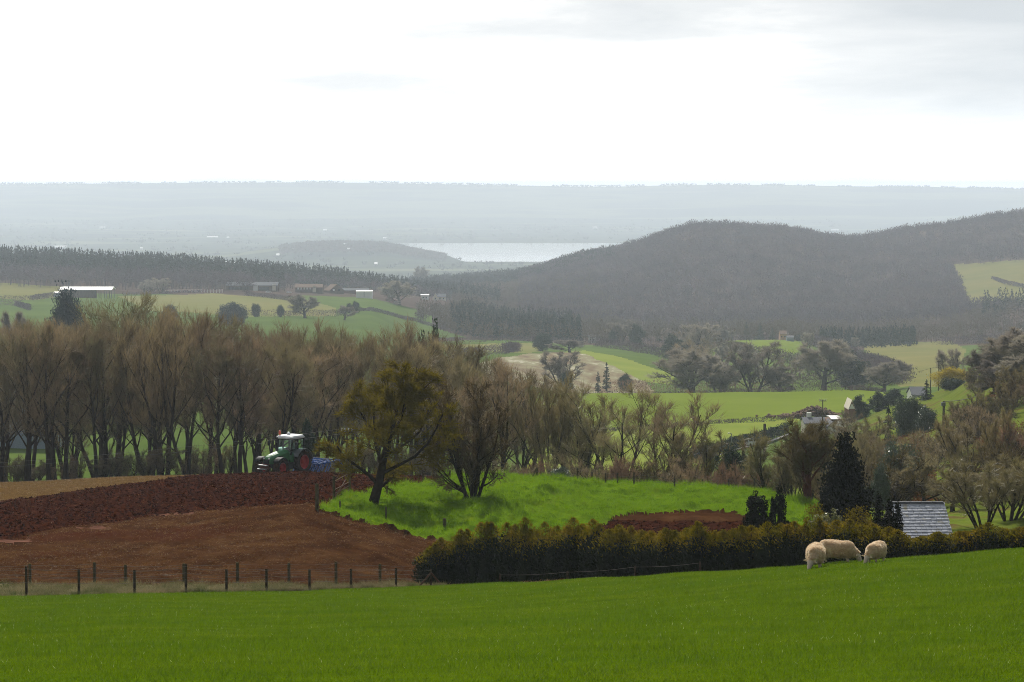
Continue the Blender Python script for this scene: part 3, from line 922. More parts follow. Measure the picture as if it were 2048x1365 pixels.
def evergreen(seed, h, R, mat, clumps=70, per=70, leaf=.22, zmin=.05, shape=1.0, jag=.2):
    """rounded evergreen: leaf clumps through an uneven crown, on a few limbs"""
    rng = np.random.default_rng(seed)
    u = rng.uniform(-1, 1, clumps)
    az = rng.uniform(0, 2 * math.pi, clumps)
    s = np.sqrt(1 - u * u)
    rr = rng.uniform(.62, 1.0, clumps) * (1 + rng.normal(0, jag, clumps))
    zc = h * (zmin + (1 - zmin) * .5)
    hz = h * (1 - zmin) * .5
    taper = np.where(u > 0, 1 - (1 - shape) * u, 1)
    cc = np.stack([R * s * np.cos(az) * rr * taper, R * s * np.sin(az) * rr * taper, zc + hz * u * rr], -1)
    cr = rng.uniform(.16, .30, clumps) * min(R, hz) * 1.15
    C = np.repeat(cc, per, 0) + np.clip(rng.normal(0, 1, (clumps * per, 3)), -1.5, 1.5) * np.repeat(cr, per)[:, None] * .62
    C[:, 2] = np.maximum(C[:, 2], .02)
    n = len(C)
    crown = quads(C, rng.uniform(.7, 1.4, n) * leaf, rng.uniform(.45, .8, n) * leaf, rng=rng)
    limb = tubes(np.tile([[0, 0, h * .15]], (clumps, 1)), cc, np.full(clumps, .035), np.full(clumps, .012), 3)
    V, Fs = merge([crown, limb])
    tv, tf = lathe_trunk(h * .7, .028 * h)
    return (mesh_np('evergreen_trunk', tv, [tf], M['bark'], True), mesh_np('evergreen_crown', V, Fs, mat), h, 2 * R)


VAR['fir'] = [conifer(11 + i, 9, 2.2, M['fir']) for i in range(3)]
VAR['spire'] = [conifer(21 + i, 9, 1.3, M['fir'], power=.6, droop=.1) for i in range(2)]
VAR['cypress'] = [evergreen(31 + i, 8, 2.0, M['fir'], 110, 80, .26, .0, .45, .12) for i in range(3)]
VAR['dome'] = [evergreen(41 + i, 8, 4.2, M['fir'], 130, 90, .34, .0, .9, .10) for i in range(3)]
VAR['cedar'] = [evergreen(51 + i, 10, 5.0, M['cedar'], 190, 150, .34, .0, .92, .10) for i in range(2)]
VAR['holly'] = [evergreen(61 + i, 6, 2.5, M['holly'], 110, 90, .24, .0, .7, .15) for i in range(3)]
VAR['ivy'] = [evergreen(71 + i, 9, 2.2, M['fir'], 90, 80, .30, .0, .8, .2) for i in range(2)]
ORD = {}


def dfind(px, y, d0, d1):
    dd = np.linspace(d0, d1, 600)
    yy = ypix(dd, H(np.full(600, float(px)), dd))
    i = np.argmax(yy <= y)
    return float(dd[i]) if yy[i] <= y else d1


def place(kind, px, d, ytop=None, h=None, wpx=None, name='bare_tree', label=None, cat='tree', group=None, var=None, sink=0.05):
    L = VAR[kind]
    i = ORD.get(kind, 0) if var is None else var
    ORD[kind] = ORD.get(kind, 0) + 1
    tm, cm, top, wid = L[i % len(L)]
    p = gp(px, d, -sink)
    if h is None:
        h = max(.5, at(px, ytop, d).z - p.z)
    s = h / top
    sx = s if wpx is None else wpx * d / F / wid
    o = empty(name, p, random.Random(ORD[kind] * 13 + int(px)).uniform(0, 6.28), label, cat, group)
    a = 0 if wpx is None else o.rotation_euler.z
    o.scale = (sx, sx, s)
    link('trunk', tm, o)
    link('crown', cm, o)
    return o
# ------------------------------------------------------------------ distant woods (masses nobody could count)
def forest(name, label, pts, h, mat, kind='bare', per=26, w=.55, var=.3, sizes=(2.2, .8), zoff=-.3):
    px, d = pts
    n = len(px)
    base = gpv(px, d)
    hh = h * RNG.uniform(1 - var, 1 + var, n)
    T = np.repeat(np.arange(n), per)
    m = n * per
    B, hT = base[T], hh[T]
    az = RNG.uniform(0, 2 * math.pi, m)
    if kind == 'fir':
        f = RNG.random(m) ** .8
        r = w * hT * .42 * (1 - f) ** .9 * RNG.uniform(.4, 1, m)
        C = B + np.stack([np.cos(az) * r, np.sin(az) * r, hT * (.06 + .92 * f)], -1)
        Dr = np.stack([np.cos(az), np.sin(az), np.full(m, -.5)], -1) + RNG.normal(0, .3, (m, 3))
        top = f > .9
        Dr[top] = [0, 0, 1]
        L = sizes[0] * RNG.uniform(.7, 1.2, m) * np.where(top, .8, 1)
    else:
        f = RNG.random(m)
        u = RNG.random(m) ** .4
        ph = np.arccos(1 - 1.55 * f)
        C = B + np.stack([np.cos(az) * np.sin(ph) * u * w * hT * .62, np.sin(az) * np.sin(ph) * u * w * hT * .62, hT * (.55 + .42 * np.cos(ph) * u)], -1)
        Dr = np.stack([np.cos(az) * np.sin(ph), np.sin(az) * np.sin(ph), .7 + np.cos(ph)], -1) + RNG.normal(0, .3, (m, 3))
        L = sizes[0] * RNG.uniform(.6, 1.3, m)
    C[:, 2] += zoff
    V, Fq = quads(C, L, sizes[1] * RNG.uniform(.6, 1.3, m), Dr)
    parts = [(V, Fq)]
    if kind != 'fir':
        parts.append(tubes(base, base + np.stack([np.zeros(n), np.zeros(n), hh * .7], -1), np.full(n, .18), np.full(n, .08), 3))
    V, Fs = merge(parts)
    return tag(link(name, mesh_np(name, V, Fs, mat)), label, 'woodland', kind='stuff')


def scatter(n, px0, px1, d0, d1, poly=None, power=1.0):
    px = RNG.uniform(px0, px1, n)
    d = d0 + (d1 - d0) * RNG.random(n) ** power
    if poly is not None:
        k = inpoly(px, ypix(d, H(px, d)), poly)
        px, d = px[k], d[k]
    return px, d


def cut(pts, *polys, dmin=0):
    px, d = pts
    y = ypix(d, H(px, d))
    k = np.ones(len(px), bool)
    for poly in polys:
        k &= ~inpoly(px, y, poly)
    return px[k], d[k]


PALE = FIELDS[12][3]
PALE2 = [(p[0] - 4, p[1] + (8 if p[1] > 580 else 3)) for p in PALE]
forest('conifer_wood', 'dark spiky conifer plantation along the ridge at far left', (lambda q: (q[0][(q[0] < 565) | (q[1] > 2090)], q[1][(q[0] < 565) | (q[1] > 2090)]))(scatter(4400, -420, 700, 1880, 2300)), 15, M['wood_fir'], 'fir', 34, .62, .28, (2.0, .8))
forest('bare_wood', 'grey leafless wood in front of the far conifer plantation', scatter(900, -420, 500, 1775, 1885), 13, M['wood_grey'], per=46, sizes=(1.8, .45))
forest('bare_wood', 'low grey leafless wood behind the farm buildings', (lambda q: (q[0][(q[0] < 585) | (q[1] > 2080)], q[1][(q[0] < 585) | (q[1] > 2080)]))(scatter(1100, 430, 900, 1830, 2260)), 9, M['wood_grey'], per=40, sizes=(1.8, .45))
forest('conifer_wood', 'thin line of dark conifers beyond the farm', scatter(1300, 540, 1000, 2150, 2500), 12, M['wood_fir'], 'fir', 26, .6, .3, (2.0, .8))
forest('mixed_wood', 'brown leafless wood filling the valley below the white cottage',
       cut(scatter(3600, 826, 1250, 1440, 2700, [(828, 622), (850, 603), (905, 604), (930, 575), (1190, 560), (1250, 690), (1080, 684), (960, 680), (900, 668), (835, 645)]),
           [(800, 585), (908, 585), (905, 627), (836, 622), (800, 640)]), 9, M['wood_brown'], per=40, sizes=(1.8, .45))
forest('conifer_wood', 'bluish spruce wood at the foot of the brown valley wood', scatter(1500, 880, 1190, 1440, 1900, [(985, 620), (1050, 628), (1160, 662), (1164, 690), (1000, 690), (905, 668), (900, 640)]), 11.5,
       M['wood_fir'], 'fir', 40, .55, .35, (1.5, .6))
forest('mixed_wood', 'dark wood on the low ridge in front of the estuary', scatter(2200, 800, 1230, 2750, 3500), 10, M['wood_fir'], 'bare', 26, .7, .35, (2.4, 1.1))
hill = cut(scatter(15500, 1040, 2500, 1890, 3180), PALE2, [(1960, 596), (2500, 590), (2500, 616), (1960, 618)])
forest('hill_wood', 'smoky purple grey leafless wood covering the big hill', hill, 10, M['wood_grey'], per=30, w=.8, sizes=(2.4, .6))
forest('conifer_wood', 'short rows of dark firs below the pale hillside field', scatter(420, 1965, 2500, 1790, 1960), 13, M['wood_fir'], 'fir', 40, .55, .35, (1.6, .7))
forest('valley_wood', 'hazy leafless thickets along the foot of the wooded hill', scatter(1500, 1180, 2200, 1560, 1900), 8.5, M['wood_brown'], per=44, w=.8, sizes=(1.6, .4))
forest('conifer_wood', 'dark conifer belt at the foot of the wooded hill', scatter(420, 1640, 1830, 1480, 1640), 9, M['wood_fir'], 'fir', 36, .6, .35, (1.4, .6))
forest('headland_wood', 'hazy wood on the headland beside the estuary', scatter(1500, 560, 890, 6350, 6850), 9, M['wood_brown'], per=16, w=1.0, sizes=(6, 3))
n = 5200
px, d = scatter(n, -600, 2600, 4500, 13000, power=1.2)
keep = (vnoise(px / 60, np.log(d) * 45, 71) > -.02) & (H(px, d) > 5)
forest('lowland_trees', 'hedges and copses dotted over the hazy lowland', (px[keep], d[keep]), 9, M['wood_fir'], per=9, w=1.6, sizes=(7, 3.5))
px, d = scatter(2600, -600, 2600, 15700, 16200)
keep = vnoise(px / 26, d * 0, 72) > -.12
forest('ridge_trees', 'line of tiny trees along the far skyline', (px[keep], d[keep]), 9, M['wood_fir'], per=8, w=1.6, sizes=(9, 6))


# ------------------------------------------------------------------ hedgerows
def hedgerow(points, h, w, label, mat='wood_grey', per=46, name='hedgerow', L=.55, wq=.11):
    pts = [gp(px, d) for px, d in points]
    C = []
    for a, b in zip(pts[:-1], pts[1:]):
        ln = (b - a).length
        n = int(ln * per)
        t = RNG.random(n)
        pxs_ = None
        x = a.x + (b.x - a.x) * t
        y = a.y + (b.y - a.y) * t
        z = H(W / 2 + x / y * F, y)
        hh = h * (1 + .35 * fbm(x / 3, y / 3, 91, 2))
        C.append(np.stack([x + RNG.normal(0, w * .3, n), y + RNG.normal(0, w * .3, n), z + hh * RNG.random(n) ** .8], -1))
    C = np.concatenate(C)
    n = len(C)
    Dr = RNG.normal(0, .6, (n, 3)) + [0, 0, .9]
    V, Fq = quads(C, L * RNG.uniform(.6, 1.3, n), wq * RNG.uniform(.6, 1.4, n), Dr)
    return tag(link(name, mesh_np(name, V, [Fq], M[mat])), label, 'hedge')


def ld(lst, d0, d1):
    return [(x, dfind(x, y, d0, d1)) for x, y in lst]


hedgerow(ld([(1040, 872), (1250, 862), (1400, 852), (1500, 845), (1608, 836)], 380, 640), 1.0, .8, 'low dark boundary bank crossing between the two bright green fields', per=40)
hedgerow(ld([(1150, 788), (1400, 786), (1560, 785), (1700, 783), (1770, 781)], 560, 735), 1.5, 1.2, 'dark hedge along the far edge of the broad wheat field', per=40)
hedgerow(ld([(860, 687), (960, 685), (1080, 685), (1190, 690)], 1250, 1470), 3.0, 2.5, 'long straight dark hedge above the yellow green field', per=26, L=.9, wq=.22)
hedgerow(ld([(905, 722), (960, 712), (1010, 708), (1035, 703)], 950, 1240), 4.0, 3.5, 'thick purple brown hedge between the yellow field and the straw field', per=30, L=.9, wq=.22)
hedgerow(ld([(1190, 693), (1260, 703), (1320, 714), (1375, 728)], 1050, 1460), 4.5, 3.5, 'thick dark hedge above the curving green strips', per=26, L=.9, wq=.22)
hedgerow(ld([(1200, 684), (1330, 690), (1450, 682), (1560, 680)], 1300, 1640), 3.0, 2.5, 'hazy hedge under the wooded hill near the white house', per=22, L=1., wq=.25)
hedgerow(ld([(-60, 605), (60, 602), (100, 596), (150, 592)], 1300, 1760), 3.2, 2.5, 'curved hedge sweeping up to the open barn', per=26, L=.9, wq=.22)
hedgerow(ld([(-60, 611), (30, 612), (60, 621)], 1250, 1760), 3.0, 2.5, 'short hedge at far left below the curved one', per=26, L=.9, wq=.22)
hedgerow(ld([(490, 592), (540, 597), (590, 604)], 1300, 1780), 3.0, 2.2, 'dark hedge ending at the round tree below the farm', per=26, L=.9, wq=.22)
hedgerow(ld([(440, 634), (560, 634), (680, 634)], 1200, 1600), 3.4, 2.5, 'hedge along the lower edge of the yellowish sloping field', per=26, L=.9, wq=.22)
hedgerow(ld([(720, 624), (780, 632), (830, 643), (900, 662)], 1200, 1700), 2.2, 2., 'thin dark hedge running down from the twin bushes', per=26, L=.9, wq=.22)
hedgerow(ld([(245, 592), (330, 589), (440, 585)], 1400, 1860), 2.0, 1.6, 'faint hedge between the open barn and the pens', per=22, L=.9, wq=.22)
hedgerow(ld([(1985, 560), (2010, 568), (2060, 580)], 1800, 2400), 3.0, 3, 'hedge climbing across the pale hillside field', per=18, L=1.2, wq=.35)
hedgerow(ld([(1560, 776), (1700, 772), (1800, 770)], 760, 1200), 5, 8, 'brown brambly thicket behind the wheat field', mat='wood_brown', per=60, L=1., wq=.22)
hedgerow(ld([(1230, 782), (1330, 780), (1460, 782), (1560, 783)], 752, 860), 5, 6, 'pinkish brown scrub hedge at the foot of the big valley trees', mat='twig_red', per=60, L=1., wq=.16)
hedgerow(ld([(1440, 702), (1500, 712), (1560, 722), (1610, 735)], 900, 1400), 5, 6, 'dark scrubby hedge descending below the small green field', mat='wood_brown', per=40, L=1., wq=.25)
hedgerow(ld([(1620, 690), (1700, 720), (1760, 745), (1800, 765)], 800, 1500), 6, 8, 'dark wooded gully winding up the side valley', mat='wood_grey', per=50, L=1.1, wq=.28)
hedgerow(ld([(1880, 690), (1960, 688), (2050, 690)], 900, 1500), 5, 6, 'leafless shaw across the side valley beyond the slope', mat='wood_grey', per=40, L=1.1, wq=.28)

# ------------------------------------------------------------------ belt of bare trees behind the tractor
TOP = ([-80, 0, 80, 140, 190, 235, 290, 340, 400, 470, 540, 620, 700, 780, 850, 900, 960, 1000, 1060, 1110], [640, 640, 628, 645, 618, 592, 612, 622, 612, 640, 642, 648, 640, 655, 658, 682, 695, 735, 730, 760])
GB = 'bare trees of the dense belt behind the tractor'
r_ = random.Random(4)
for row, (dd, n, dy, lab) in enumerate(((233, 21, 30, 'tall bare brown tree in the front of the belt behind the ploughland'), (244, 16, 10, 'tall bare brown tree in the middle of the belt behind the ploughland'),
                                        (258, 13, 0, 'tall bare brown tree deep in the belt behind the ploughland'), (274, 24, 0, 'tall bare brown tree at the back of the belt behind the ploughland'))):
    for i in range(n):
        px = -70 + (i + .5 + r_.uniform(-.4, .4)) * 1130 / n
        yt = np.interp(px, *TOP) + abs(r_.gauss(0, 26)) + r_.uniform(0, dy)
        if row == 0 and 690 < px:
            continue
        if row == 1 and px > 960:
            continue
        place(r_.choice(['tall', 'tall', 'vase']), px, dd + r_.uniform(-3, 5) + (6 if 480 < px < 680 else 0), ytop=yt, wpx=r_.uniform(115, 160), label=lab, group=GB)
place('tall', 235, 250, ytop=588, wpx=190, label='tallest bare tree of the belt, its crown rising in front of the open barn', group=GB)
place('tall', 52, 229, ytop=650, wpx=130, label='straight dark trunked tree at the left end of the tree belt', group=GB, var=1)
place('tall', 100, 229, ytop=640, wpx=140, label='second straight trunked tree from the left in front of the white roofs', group=GB, var=2)
for i in range(26):                                                     # thin underwood at the foot of the belt
    px = -60 + i * 43 + r_.uniform(-9, 9)
    if 470 < px < 660:
        continue
    place('scrub' if i % 3 else 'rod', px, 229 + r_.uniform(0, 12) - (0 if px < 690 else -4), h=r_.uniform(2, 3.6), wpx=r_.uniform(50, 80), name='bare_shrub', cat='shrub',
          label='thin leafless shrub under the tree belt behind the ploughland', group='underwood of the tree belt')
place('ivy', 617, 226, ytop=838, wpx=34, name='ivy_stump', label='dark ivy covered stump standing just behind the tractor', cat='tree')
for px, yt, dd, w in ((612, 905, 228, 40), (645, 915, 228, 44), (580, 925, 232, 40)):
    place('scrub', px, dd, ytop=yt, wpx=w, name='bare_shrub', cat='shrub', label='dark low brambles behind the blue cultivator', group='brambles behind the cultivator')
place('ivy', 868, 330, ytop=655, wpx=42, name='dark_conifer', label='taller of two dark conifers poking above the tree belt')
place('ivy', 842, 335, ytop=666, wpx=34, name='dark_conifer', label='shorter of two dark conifers poking above the tree belt')
for px, yt, dd, w, k, lb in ((1000, 732, 226, 150, 'vase', 'bare tree with fine upright branches behind the multi-stemmed knoll tree'),
                             (1052, 728, 232, 150, 'vase', 'bushy bare tree just right of the multi-stemmed knoll tree'),
                             (1105, 752, 224, 130, 'rod', 'slender many stemmed bare tree behind the leaning fence post'),
                             (1165, 785, 226, 140, 'rod', 'low spreading bare tree between the bushy tree and the open willow'),
                             (1238, 772, 214, 175, 'vase', 'open bare willow with dark curving stems against the bright field'),
                             (1322, 788, 213, 185, 'vase', 'open bare willow leaning right against the yellow green field'),
                             (1395, 850, 210, 120, 'rod', 'lowest bare willow at the right end of the line beyond the knoll'),
                             (945, 700, 262, 120, 'tall', 'twisted bare tree standing up at the right end of the belt')):
    place(k, px, dd, ytop=yt, wpx=w, name='bare_willow' if 'willow' in lb else 'bare_tree', label=lb)
for i in range(24):
    px = 1000 + i * 24 + r_.uniform(-8, 8)
    place(r_.choice(['scrub_dark', 'scrub', 'scrub_dark', 'scrub_red']), px, r_.uniform(188, 208), ytop=r_.uniform(908, 948), wpx=r_.uniform(60, 95), name='bare_shrub', cat='shrub',
          label='brown leafless shrub in the thicket just beyond the knoll fence', group='thicket beyond the knoll fence')
place('holly', 1122, 184, ytop=935, wpx=44, name='evergreen_bush', cat='shrub', label='grey green glossy bush by the leaning post of the knoll fence')
place('ivy', 1463, 205, ytop=895, wpx=62, name='evergreen_bush', cat='shrub', label='dark rounded evergreen behind the right end of the knoll')
place('scrub_red', 1478, 215, ytop=886, wpx=50, name='bare_shrub', cat='shrub', label='dark red leafed bush beside the little road')
place('ivy', 1492, 208, ytop=905, wpx=34, name='evergreen_bush', cat='shrub', label='narrow dark evergreen right of the rounded one behind the knoll')
place('rod', 1545, 186, ytop=860, wpx=110, label='fine twigged bare tree left of the round two trunked tree')

# ------------------------------------------------------------------ hillside on the right
G2 = 'leafless scrub on the right hand slope'
GRASSY = [[(1840, 860), (1850, 810), (1880, 795), (1900, 850), (1880, 880)], [(1640, 860), (1690, 850), (1700, 880), (1650, 900)], [(1800, 1010), (1840, 950), (1880, 960), (1880, 1010)], [(1985, 905), (2010, 850), (2060, 815), (2500, 760), (2500, 900), (2060, 900), (2010, 915)], [(1880, 950), (1905, 905), (1950, 890), (1965, 930), (1930, 985), (1880, 1000)]]
cnt = 0
for i in range(1500):
    px, dd = r_.uniform(1560, 2330), math.exp(r_.uniform(math.log(172), math.log(455)))
    y = float(ypix(dd, H(px, dd)))
    lo = np.interp(px, [1560, 1700, 1850, 2048, 2300], [175, 180, 160, 142, 140])
    if (px < 1660 and dd > 185) or dd < lo or dd > np.interp(px, [1560, 1680, 1760, 1860, 1950], [230, 280, 360, 430, 455]):
        continue
    if any(inpoly(np.array([px]), np.array([y]), p)[0] for p in GRASSY):
        continue
    if 1860 < px < 1905 and 300 < dd < 420:
        continue
    if float(vnoise(np.array([px / 60]), np.array([math.log(dd) * 9]), 95)[0]) < -.13:
        continue
    cnt += 1
    if cnt > 250:
        break
    if y > 878 and px > 1815 and r_.random() < .5:
        continue
    if 1748 < px < 1842 and 872 < y < 1015:
        continue
    if 1835 < px < 1940 and dd > 300:
        continue
    k = r_.choice(['scrub', 'scrub_dark', 'scrub', 'rod', 'scrub_dark', 'scrub_red', 'rod', 'scrub_dark'])
    place(k, px, dd, h=r_.uniform(2.0, 4.2) * (1.3 if k == 'rod' else 1) * (1 if dd < 320 else .7), name='bare_shrub', cat='shrub', label='brown leafless shrub among the scrub on the right hand slope', group=G2)
for px, yt, dd, w, k, nm, lb in (
        (1974, 694, 400, 86, 'far', 'bare_tree', 'leftmost of the big round bare trees crowning the right slope'),
        (2008, 674, 395, 96, 'far', 'bare_tree', 'big round bare tree in the middle of the group crowning the right slope'),
        (2046, 659, 385, 106, 'far', 'bare_tree', 'tallest round bare tree of the group crowning the right slope'),
        (2098, 650, 375, 112, 'far', 'bare_tree', 'bare tree cut by the right edge on the crown of the slope'),
        (1990, 722, 365, 78, 'far', 'bare_tree', 'lower bare tree in front of the group crowning the right slope'),
        (2046, 712, 350, 96, 'far', 'bare_tree', 'wide bare tree low in front of the group crowning the right slope'),
        (1900, 698, 640, 50, 'farrod', 'bare_tree', 'thin bare tree behind the golden willow'),
        (1906, 737, 505, 76, 'dome', 'golden_willow', 'bright golden willow behind the dark domed evergreen'),
        (1908, 757, 480, 54, 'dome', 'domed_evergreen', 'dark domed evergreen in front of the golden willow'),
        (1853, 760, 500, 38, 'fir', 'fir_tree', 'dark pointed fir left of the golden willow'),
        (1718, 794, 520, 46, 'cypress', 'cypress_tree', 'leftmost of the three clipped dark cypresses by the brick house'),
        (1757, 786, 530, 42, 'cypress', 'cypress_tree', 'middle one of the three clipped dark cypresses by the brick house'),
        (1787, 777, 535, 40, 'cypress', 'cypress_tree', 'rightmost of the three clipped dark cypresses by the brick house'),
        (1776, 812, 330, 42, 'fir', 'fir_tree', 'dark pyramid shaped fir beside the shiny hollies'),
        (1808, 795, 350, 44, 'holly', 'holly_tree', 'tallest shiny leaved holly, beside the pyramid shaped fir'),
        (1832, 803, 350, 42, 'holly', 'holly_tree', 'middle shiny leaved holly on the slope'),
        (1853, 815, 345, 44, 'holly', 'holly_tree', 'lowest shiny leaved holly, nearest the short wooden pole'),
        (1735, 832, 300, 85, 'rod', 'bare_tree', 'greenish bare tree below the three clipped cypresses'),
        (1795, 888, 192, 74, 'holly', 'holly_tree', 'large glossy holly on the slope behind the slate roof'),
        (1760, 935, 172, 40, 'holly', 'evergreen_bush', 'grey green glossy bush at the foot of the large holly'),
        (1848, 912, 176, 95, 'round', 'bare_tree', 'small bare tree with a plain trunk right of the large holly'),
        (1905, 935, 168, 90, 'round', 'bare_tree', 'small bare tree reaching a long low bough over the slate roof'),
        (1935, 835, 215, 90, 'rod', 'bare_tree', 'spindly bare tree on the grassy part of the right slope'),
        (2000, 820, 205, 90, 'rod', 'bare_tree', 'crooked bare tree beside the bracken on the right slope'),
        (1965, 925, 146, 120, 'rod', 'bare_tree', 'dense brown bare tree close behind the right part of the hedge'),
        (2020, 905, 150, 140, 'rod', 'bare_tree', 'dense brown bare tree nearest the right edge behind the hedge'),
        (2090, 900, 148, 150, 'rod', 'bare_tree', 'dense brown bare tree cut by the right edge behind the hedge'),
        (2022, 724, 372, 22, 'spire', 'young_conifer', 'small bright conifer high on the right slope'),
        (1890, 868, 290, 34, 'ivy', 'evergreen_bush', 'dark upright evergreen below the short wooden pole'),
        (1697, 821, 486, 40, 'rod', 'bare_tree', 'twiggy bush growing against the front of the brick house'),
        (1690, 838, 380, 60, 'rod', 'bare_tree', 'bare tree in front of the grey roofed houses')):
    o = place(k, px, dd, ytop=yt, wpx=w, name=nm, label=lb, cat='shrub' if 'bush' in nm else 'tree')
    if nm == 'golden_willow':
        co_ = [c for c in o.children if c.name.startswith('crown')][0]
        wmesh = co_.data.copy()
        wmesh.materials.clear()
        wmesh.materials.append(M['willow'])
        co_.data = wmesh

# bracken, one mass
px, d = scatter(9000, 1640, 2350, 180, 420)
k = (vnoise(px / 45, np.log(d) * 12, 97) > .05)
px, d = px[k], d[k]
base = gpv(px, d)
T = np.repeat(np.arange(len(px)), 10)
C = base[T] + RNG.normal(0, .35, (len(T), 3)) * [1, 1, .0] + np.stack([np.zeros(len(T)), np.zeros(len(T)), RNG.uniform(.0, .5, len(T))], -1)
V, Fq = quads(C, RNG.uniform(.3, .6, len(T)), RNG.uniform(.05, .12, len(T)), RNG.normal(0, .7, (len(T), 3)) + [0, 0, .5])
M['bracken'] = surf('dead_bracken', [(0.3, (0.10, 0.035, 0.014)), (0.7, (0.20, 0.085, 0.035))], scale=.3, rough=.9, transl=.3)
tag(link('bracken', mesh_np('bracken', V, [Fq], M['bracken'])), 'dead reddish bracken on the right slope', 'bracken', kind='stuff')

# ------------------------------------------------------------------ single trees of the valley and the farm
for px, yt, yb, d0, d1, w, k, nm, lb in (
        (1385, 698, 786, 752, 800, 112, 'far', 'bare_tree', 'large round bare tree on the far edge of the wheat field, with dark forking boughs'),
        (1440, 722, 786, 752, 800, 66, 'farrod', 'bare_tree', 'slim bare tree right of the large round bare tree beyond the wheat field'),
        (1508, 684, 786, 752, 800, 88, 'farrod', 'bare_tree', 'tall upright bare tree in the middle of the line beyond the wheat field'),
        (1560, 735, 786, 752, 800, 70, 'far', 'bare_tree', 'low spreading bare tree right of the tall upright one beyond the wheat field'),
        (1647, 680, 768, 780, 900, 105, 'far', 'bare_tree', 'tall bare tree with a pale forked trunk in the side valley'),
        (1700, 700, 768, 780, 900, 60, 'ivy', 'ivied_tree', 'ivy clad tree right of the pale forked tree'),
        (1768, 722, 782, 752, 830, 84, 'far', 'bare_tree', 'dense round bare tree beside the three clipped cypresses'),
        (1345, 670, 722, 1000, 1300, 40, 'ivy', 'ivied_tree', 'dark ivy clad tree at the end of the curving green strips'),
        (1392, 648, 712, 1050, 1400, 70, 'farrod', 'bare_tree', 'bare tree with splayed limbs right of the dark ivy clad tree'),
        (1438, 652, 690, 1200, 1600, 40, 'far', 'bare_tree', 'yellowish rounded tree on the lane under the wooded hill'),
        (1493, 645, 680, 1300, 1640, 22, 'fir', 'fir_tree', 'leftmost of the dark firs beside the orange house'),
        (1520, 646, 680, 1300, 1640, 26, 'fir', 'fir_tree', 'middle one of the dark firs beside the orange house'),
        (1545, 656, 680, 1300, 1640, 20, 'fir', 'fir_tree', 'dark fir next to the orange house'),
        (1598, 668, 682, 1300, 1640, 20, 'cypress', 'cypress_tree', 'left one of two low dark cypresses right of the orange house'),
        (1618, 667, 682, 1300, 1640, 18, 'cypress', 'cypress_tree', 'right one of two low dark cypresses right of the orange house'),
        (1085, 669, 702, 1100, 1320, 36, 'dome', 'domed_evergreen', 'dark domed evergreen on the hedge of the yellow green field'),
        (1140, 680, 706, 1080, 1300, 60, 'far', 'bare_tree', 'low wide brown tree right of the domed evergreen on the hedge'),
        (1240, 640, 690, 1250, 1500, 42, 'farrod', 'bare_tree', 'hazy brown poplar like tree on the lane below the hill'),
        (1274, 648, 696, 1200, 1500, 32, 'ivy', 'ivied_tree', 'dark ivy covered tree right of the hazy brown one'),
        (1225, 660, 690, 1250, 1500, 15, 'ivy', 'ivied_tree', 'small dark ivy bush left of the hazy brown tree'),
        (1213, 726, 782, 800, 960, 20, 'spire', 'dark_conifer', 'taller of the pair of dark conifers before the straw field'),
        (1196, 744, 784, 790, 960, 15, 'spire', 'dark_conifer', 'shorter of the pair of dark conifers before the straw field'),
        (1250, 750, 782, 790, 960, 26, 'dome', 'domed_evergreen', 'small round evergreen right of the pair of dark conifers'),
        (1125, 702, 780, 800, 960, 66, 'farrod', 'bare_tree', 'pale bare tree in front of the straw field'),
        (1130, 745, 784, 790, 960, 28, 'ivy', 'ivied_tree', 'dark ivy bush at the foot of the pale bare tree'),
        (135, 590, 690, 460, 620, 76, 'cedar', 'cedar_tree', 'broad blue grey cedar rising behind the left end of the tree belt'),
        (30, 624, 700, 460, 640, 54, 'far', 'bare_tree', 'hazy bare tree left of the blue grey cedar'),
        (62, 640, 700, 460, 640, 50, 'far', 'bare_tree', 'smaller hazy bare tree beside the blue grey cedar'),
        (465, 608, 650, 1100, 1300, 52, 'cedar', 'cedar_tree', 'flat topped blue grey pine above the tree belt'),
        (340, 612, 650, 1100, 1300, 30, 'cedar', 'cedar_tree', 'small blue grey pine behind the tallest belt tree'),
        (512, 608, 634, 1150, 1500, 18, 'dome', 'domed_evergreen', 'left one of two small dark bushes in the yellowish field'),
        (561, 612, 634, 1150, 1500, 15, 'dome', 'domed_evergreen', 'right one of two small dark bushes in the yellowish field'),
        (610, 589, 636, 1150, 1500, 50, 'far', 'bare_tree', 'round bare tree in the field below the farm'),
        (689, 612, 640, 1150, 1500, 32, 'far', 'bare_tree', 'purplish round bush left of the twin dark bushes'),
        (712, 604, 626, 1200, 1600, 16, 'dome', 'domed_evergreen', 'larger of the twin dark bushes on the field hedge'),
        (699, 607, 626, 1200, 1600, 13, 'dome', 'domed_evergreen', 'smaller of the twin dark bushes on the field hedge'),
        (800, 562, 612, 1300, 1750, 58, 'far', 'oak_tree', 'spreading bare oak right of the white farm shed'),
        (305, 560, 584, 1500, 1800, 40, 'farrod', 'bare_tree', 'cluster of thin bare trees beside the open barn'),
        (290, 566, 585, 1500, 1800, 26, 'farrod', 'bare_tree', 'lowest thin bare tree nearest the open barn'),
        (322, 556, 588, 1500, 1800, 30, 'farrod', 'bare_tree', 'tallest thin bare tree between the open barn and the pens'),
        (843, 534, 556, 2500, 3200, 28, 'far', 'bare_tree', 'round dark tree on the skyline left of the estuary wood'),
        (942, 576, 612, 1500, 2400, 9, 'fir', 'fir_tree', 'slim green conifer in the wood right of the white cottage')):
    place(k, px, dfind(px, yb, d0, d1), ytop=yt, wpx=w, name=nm, label=lb)
GV = 'bare trees along the valley hedgerows'
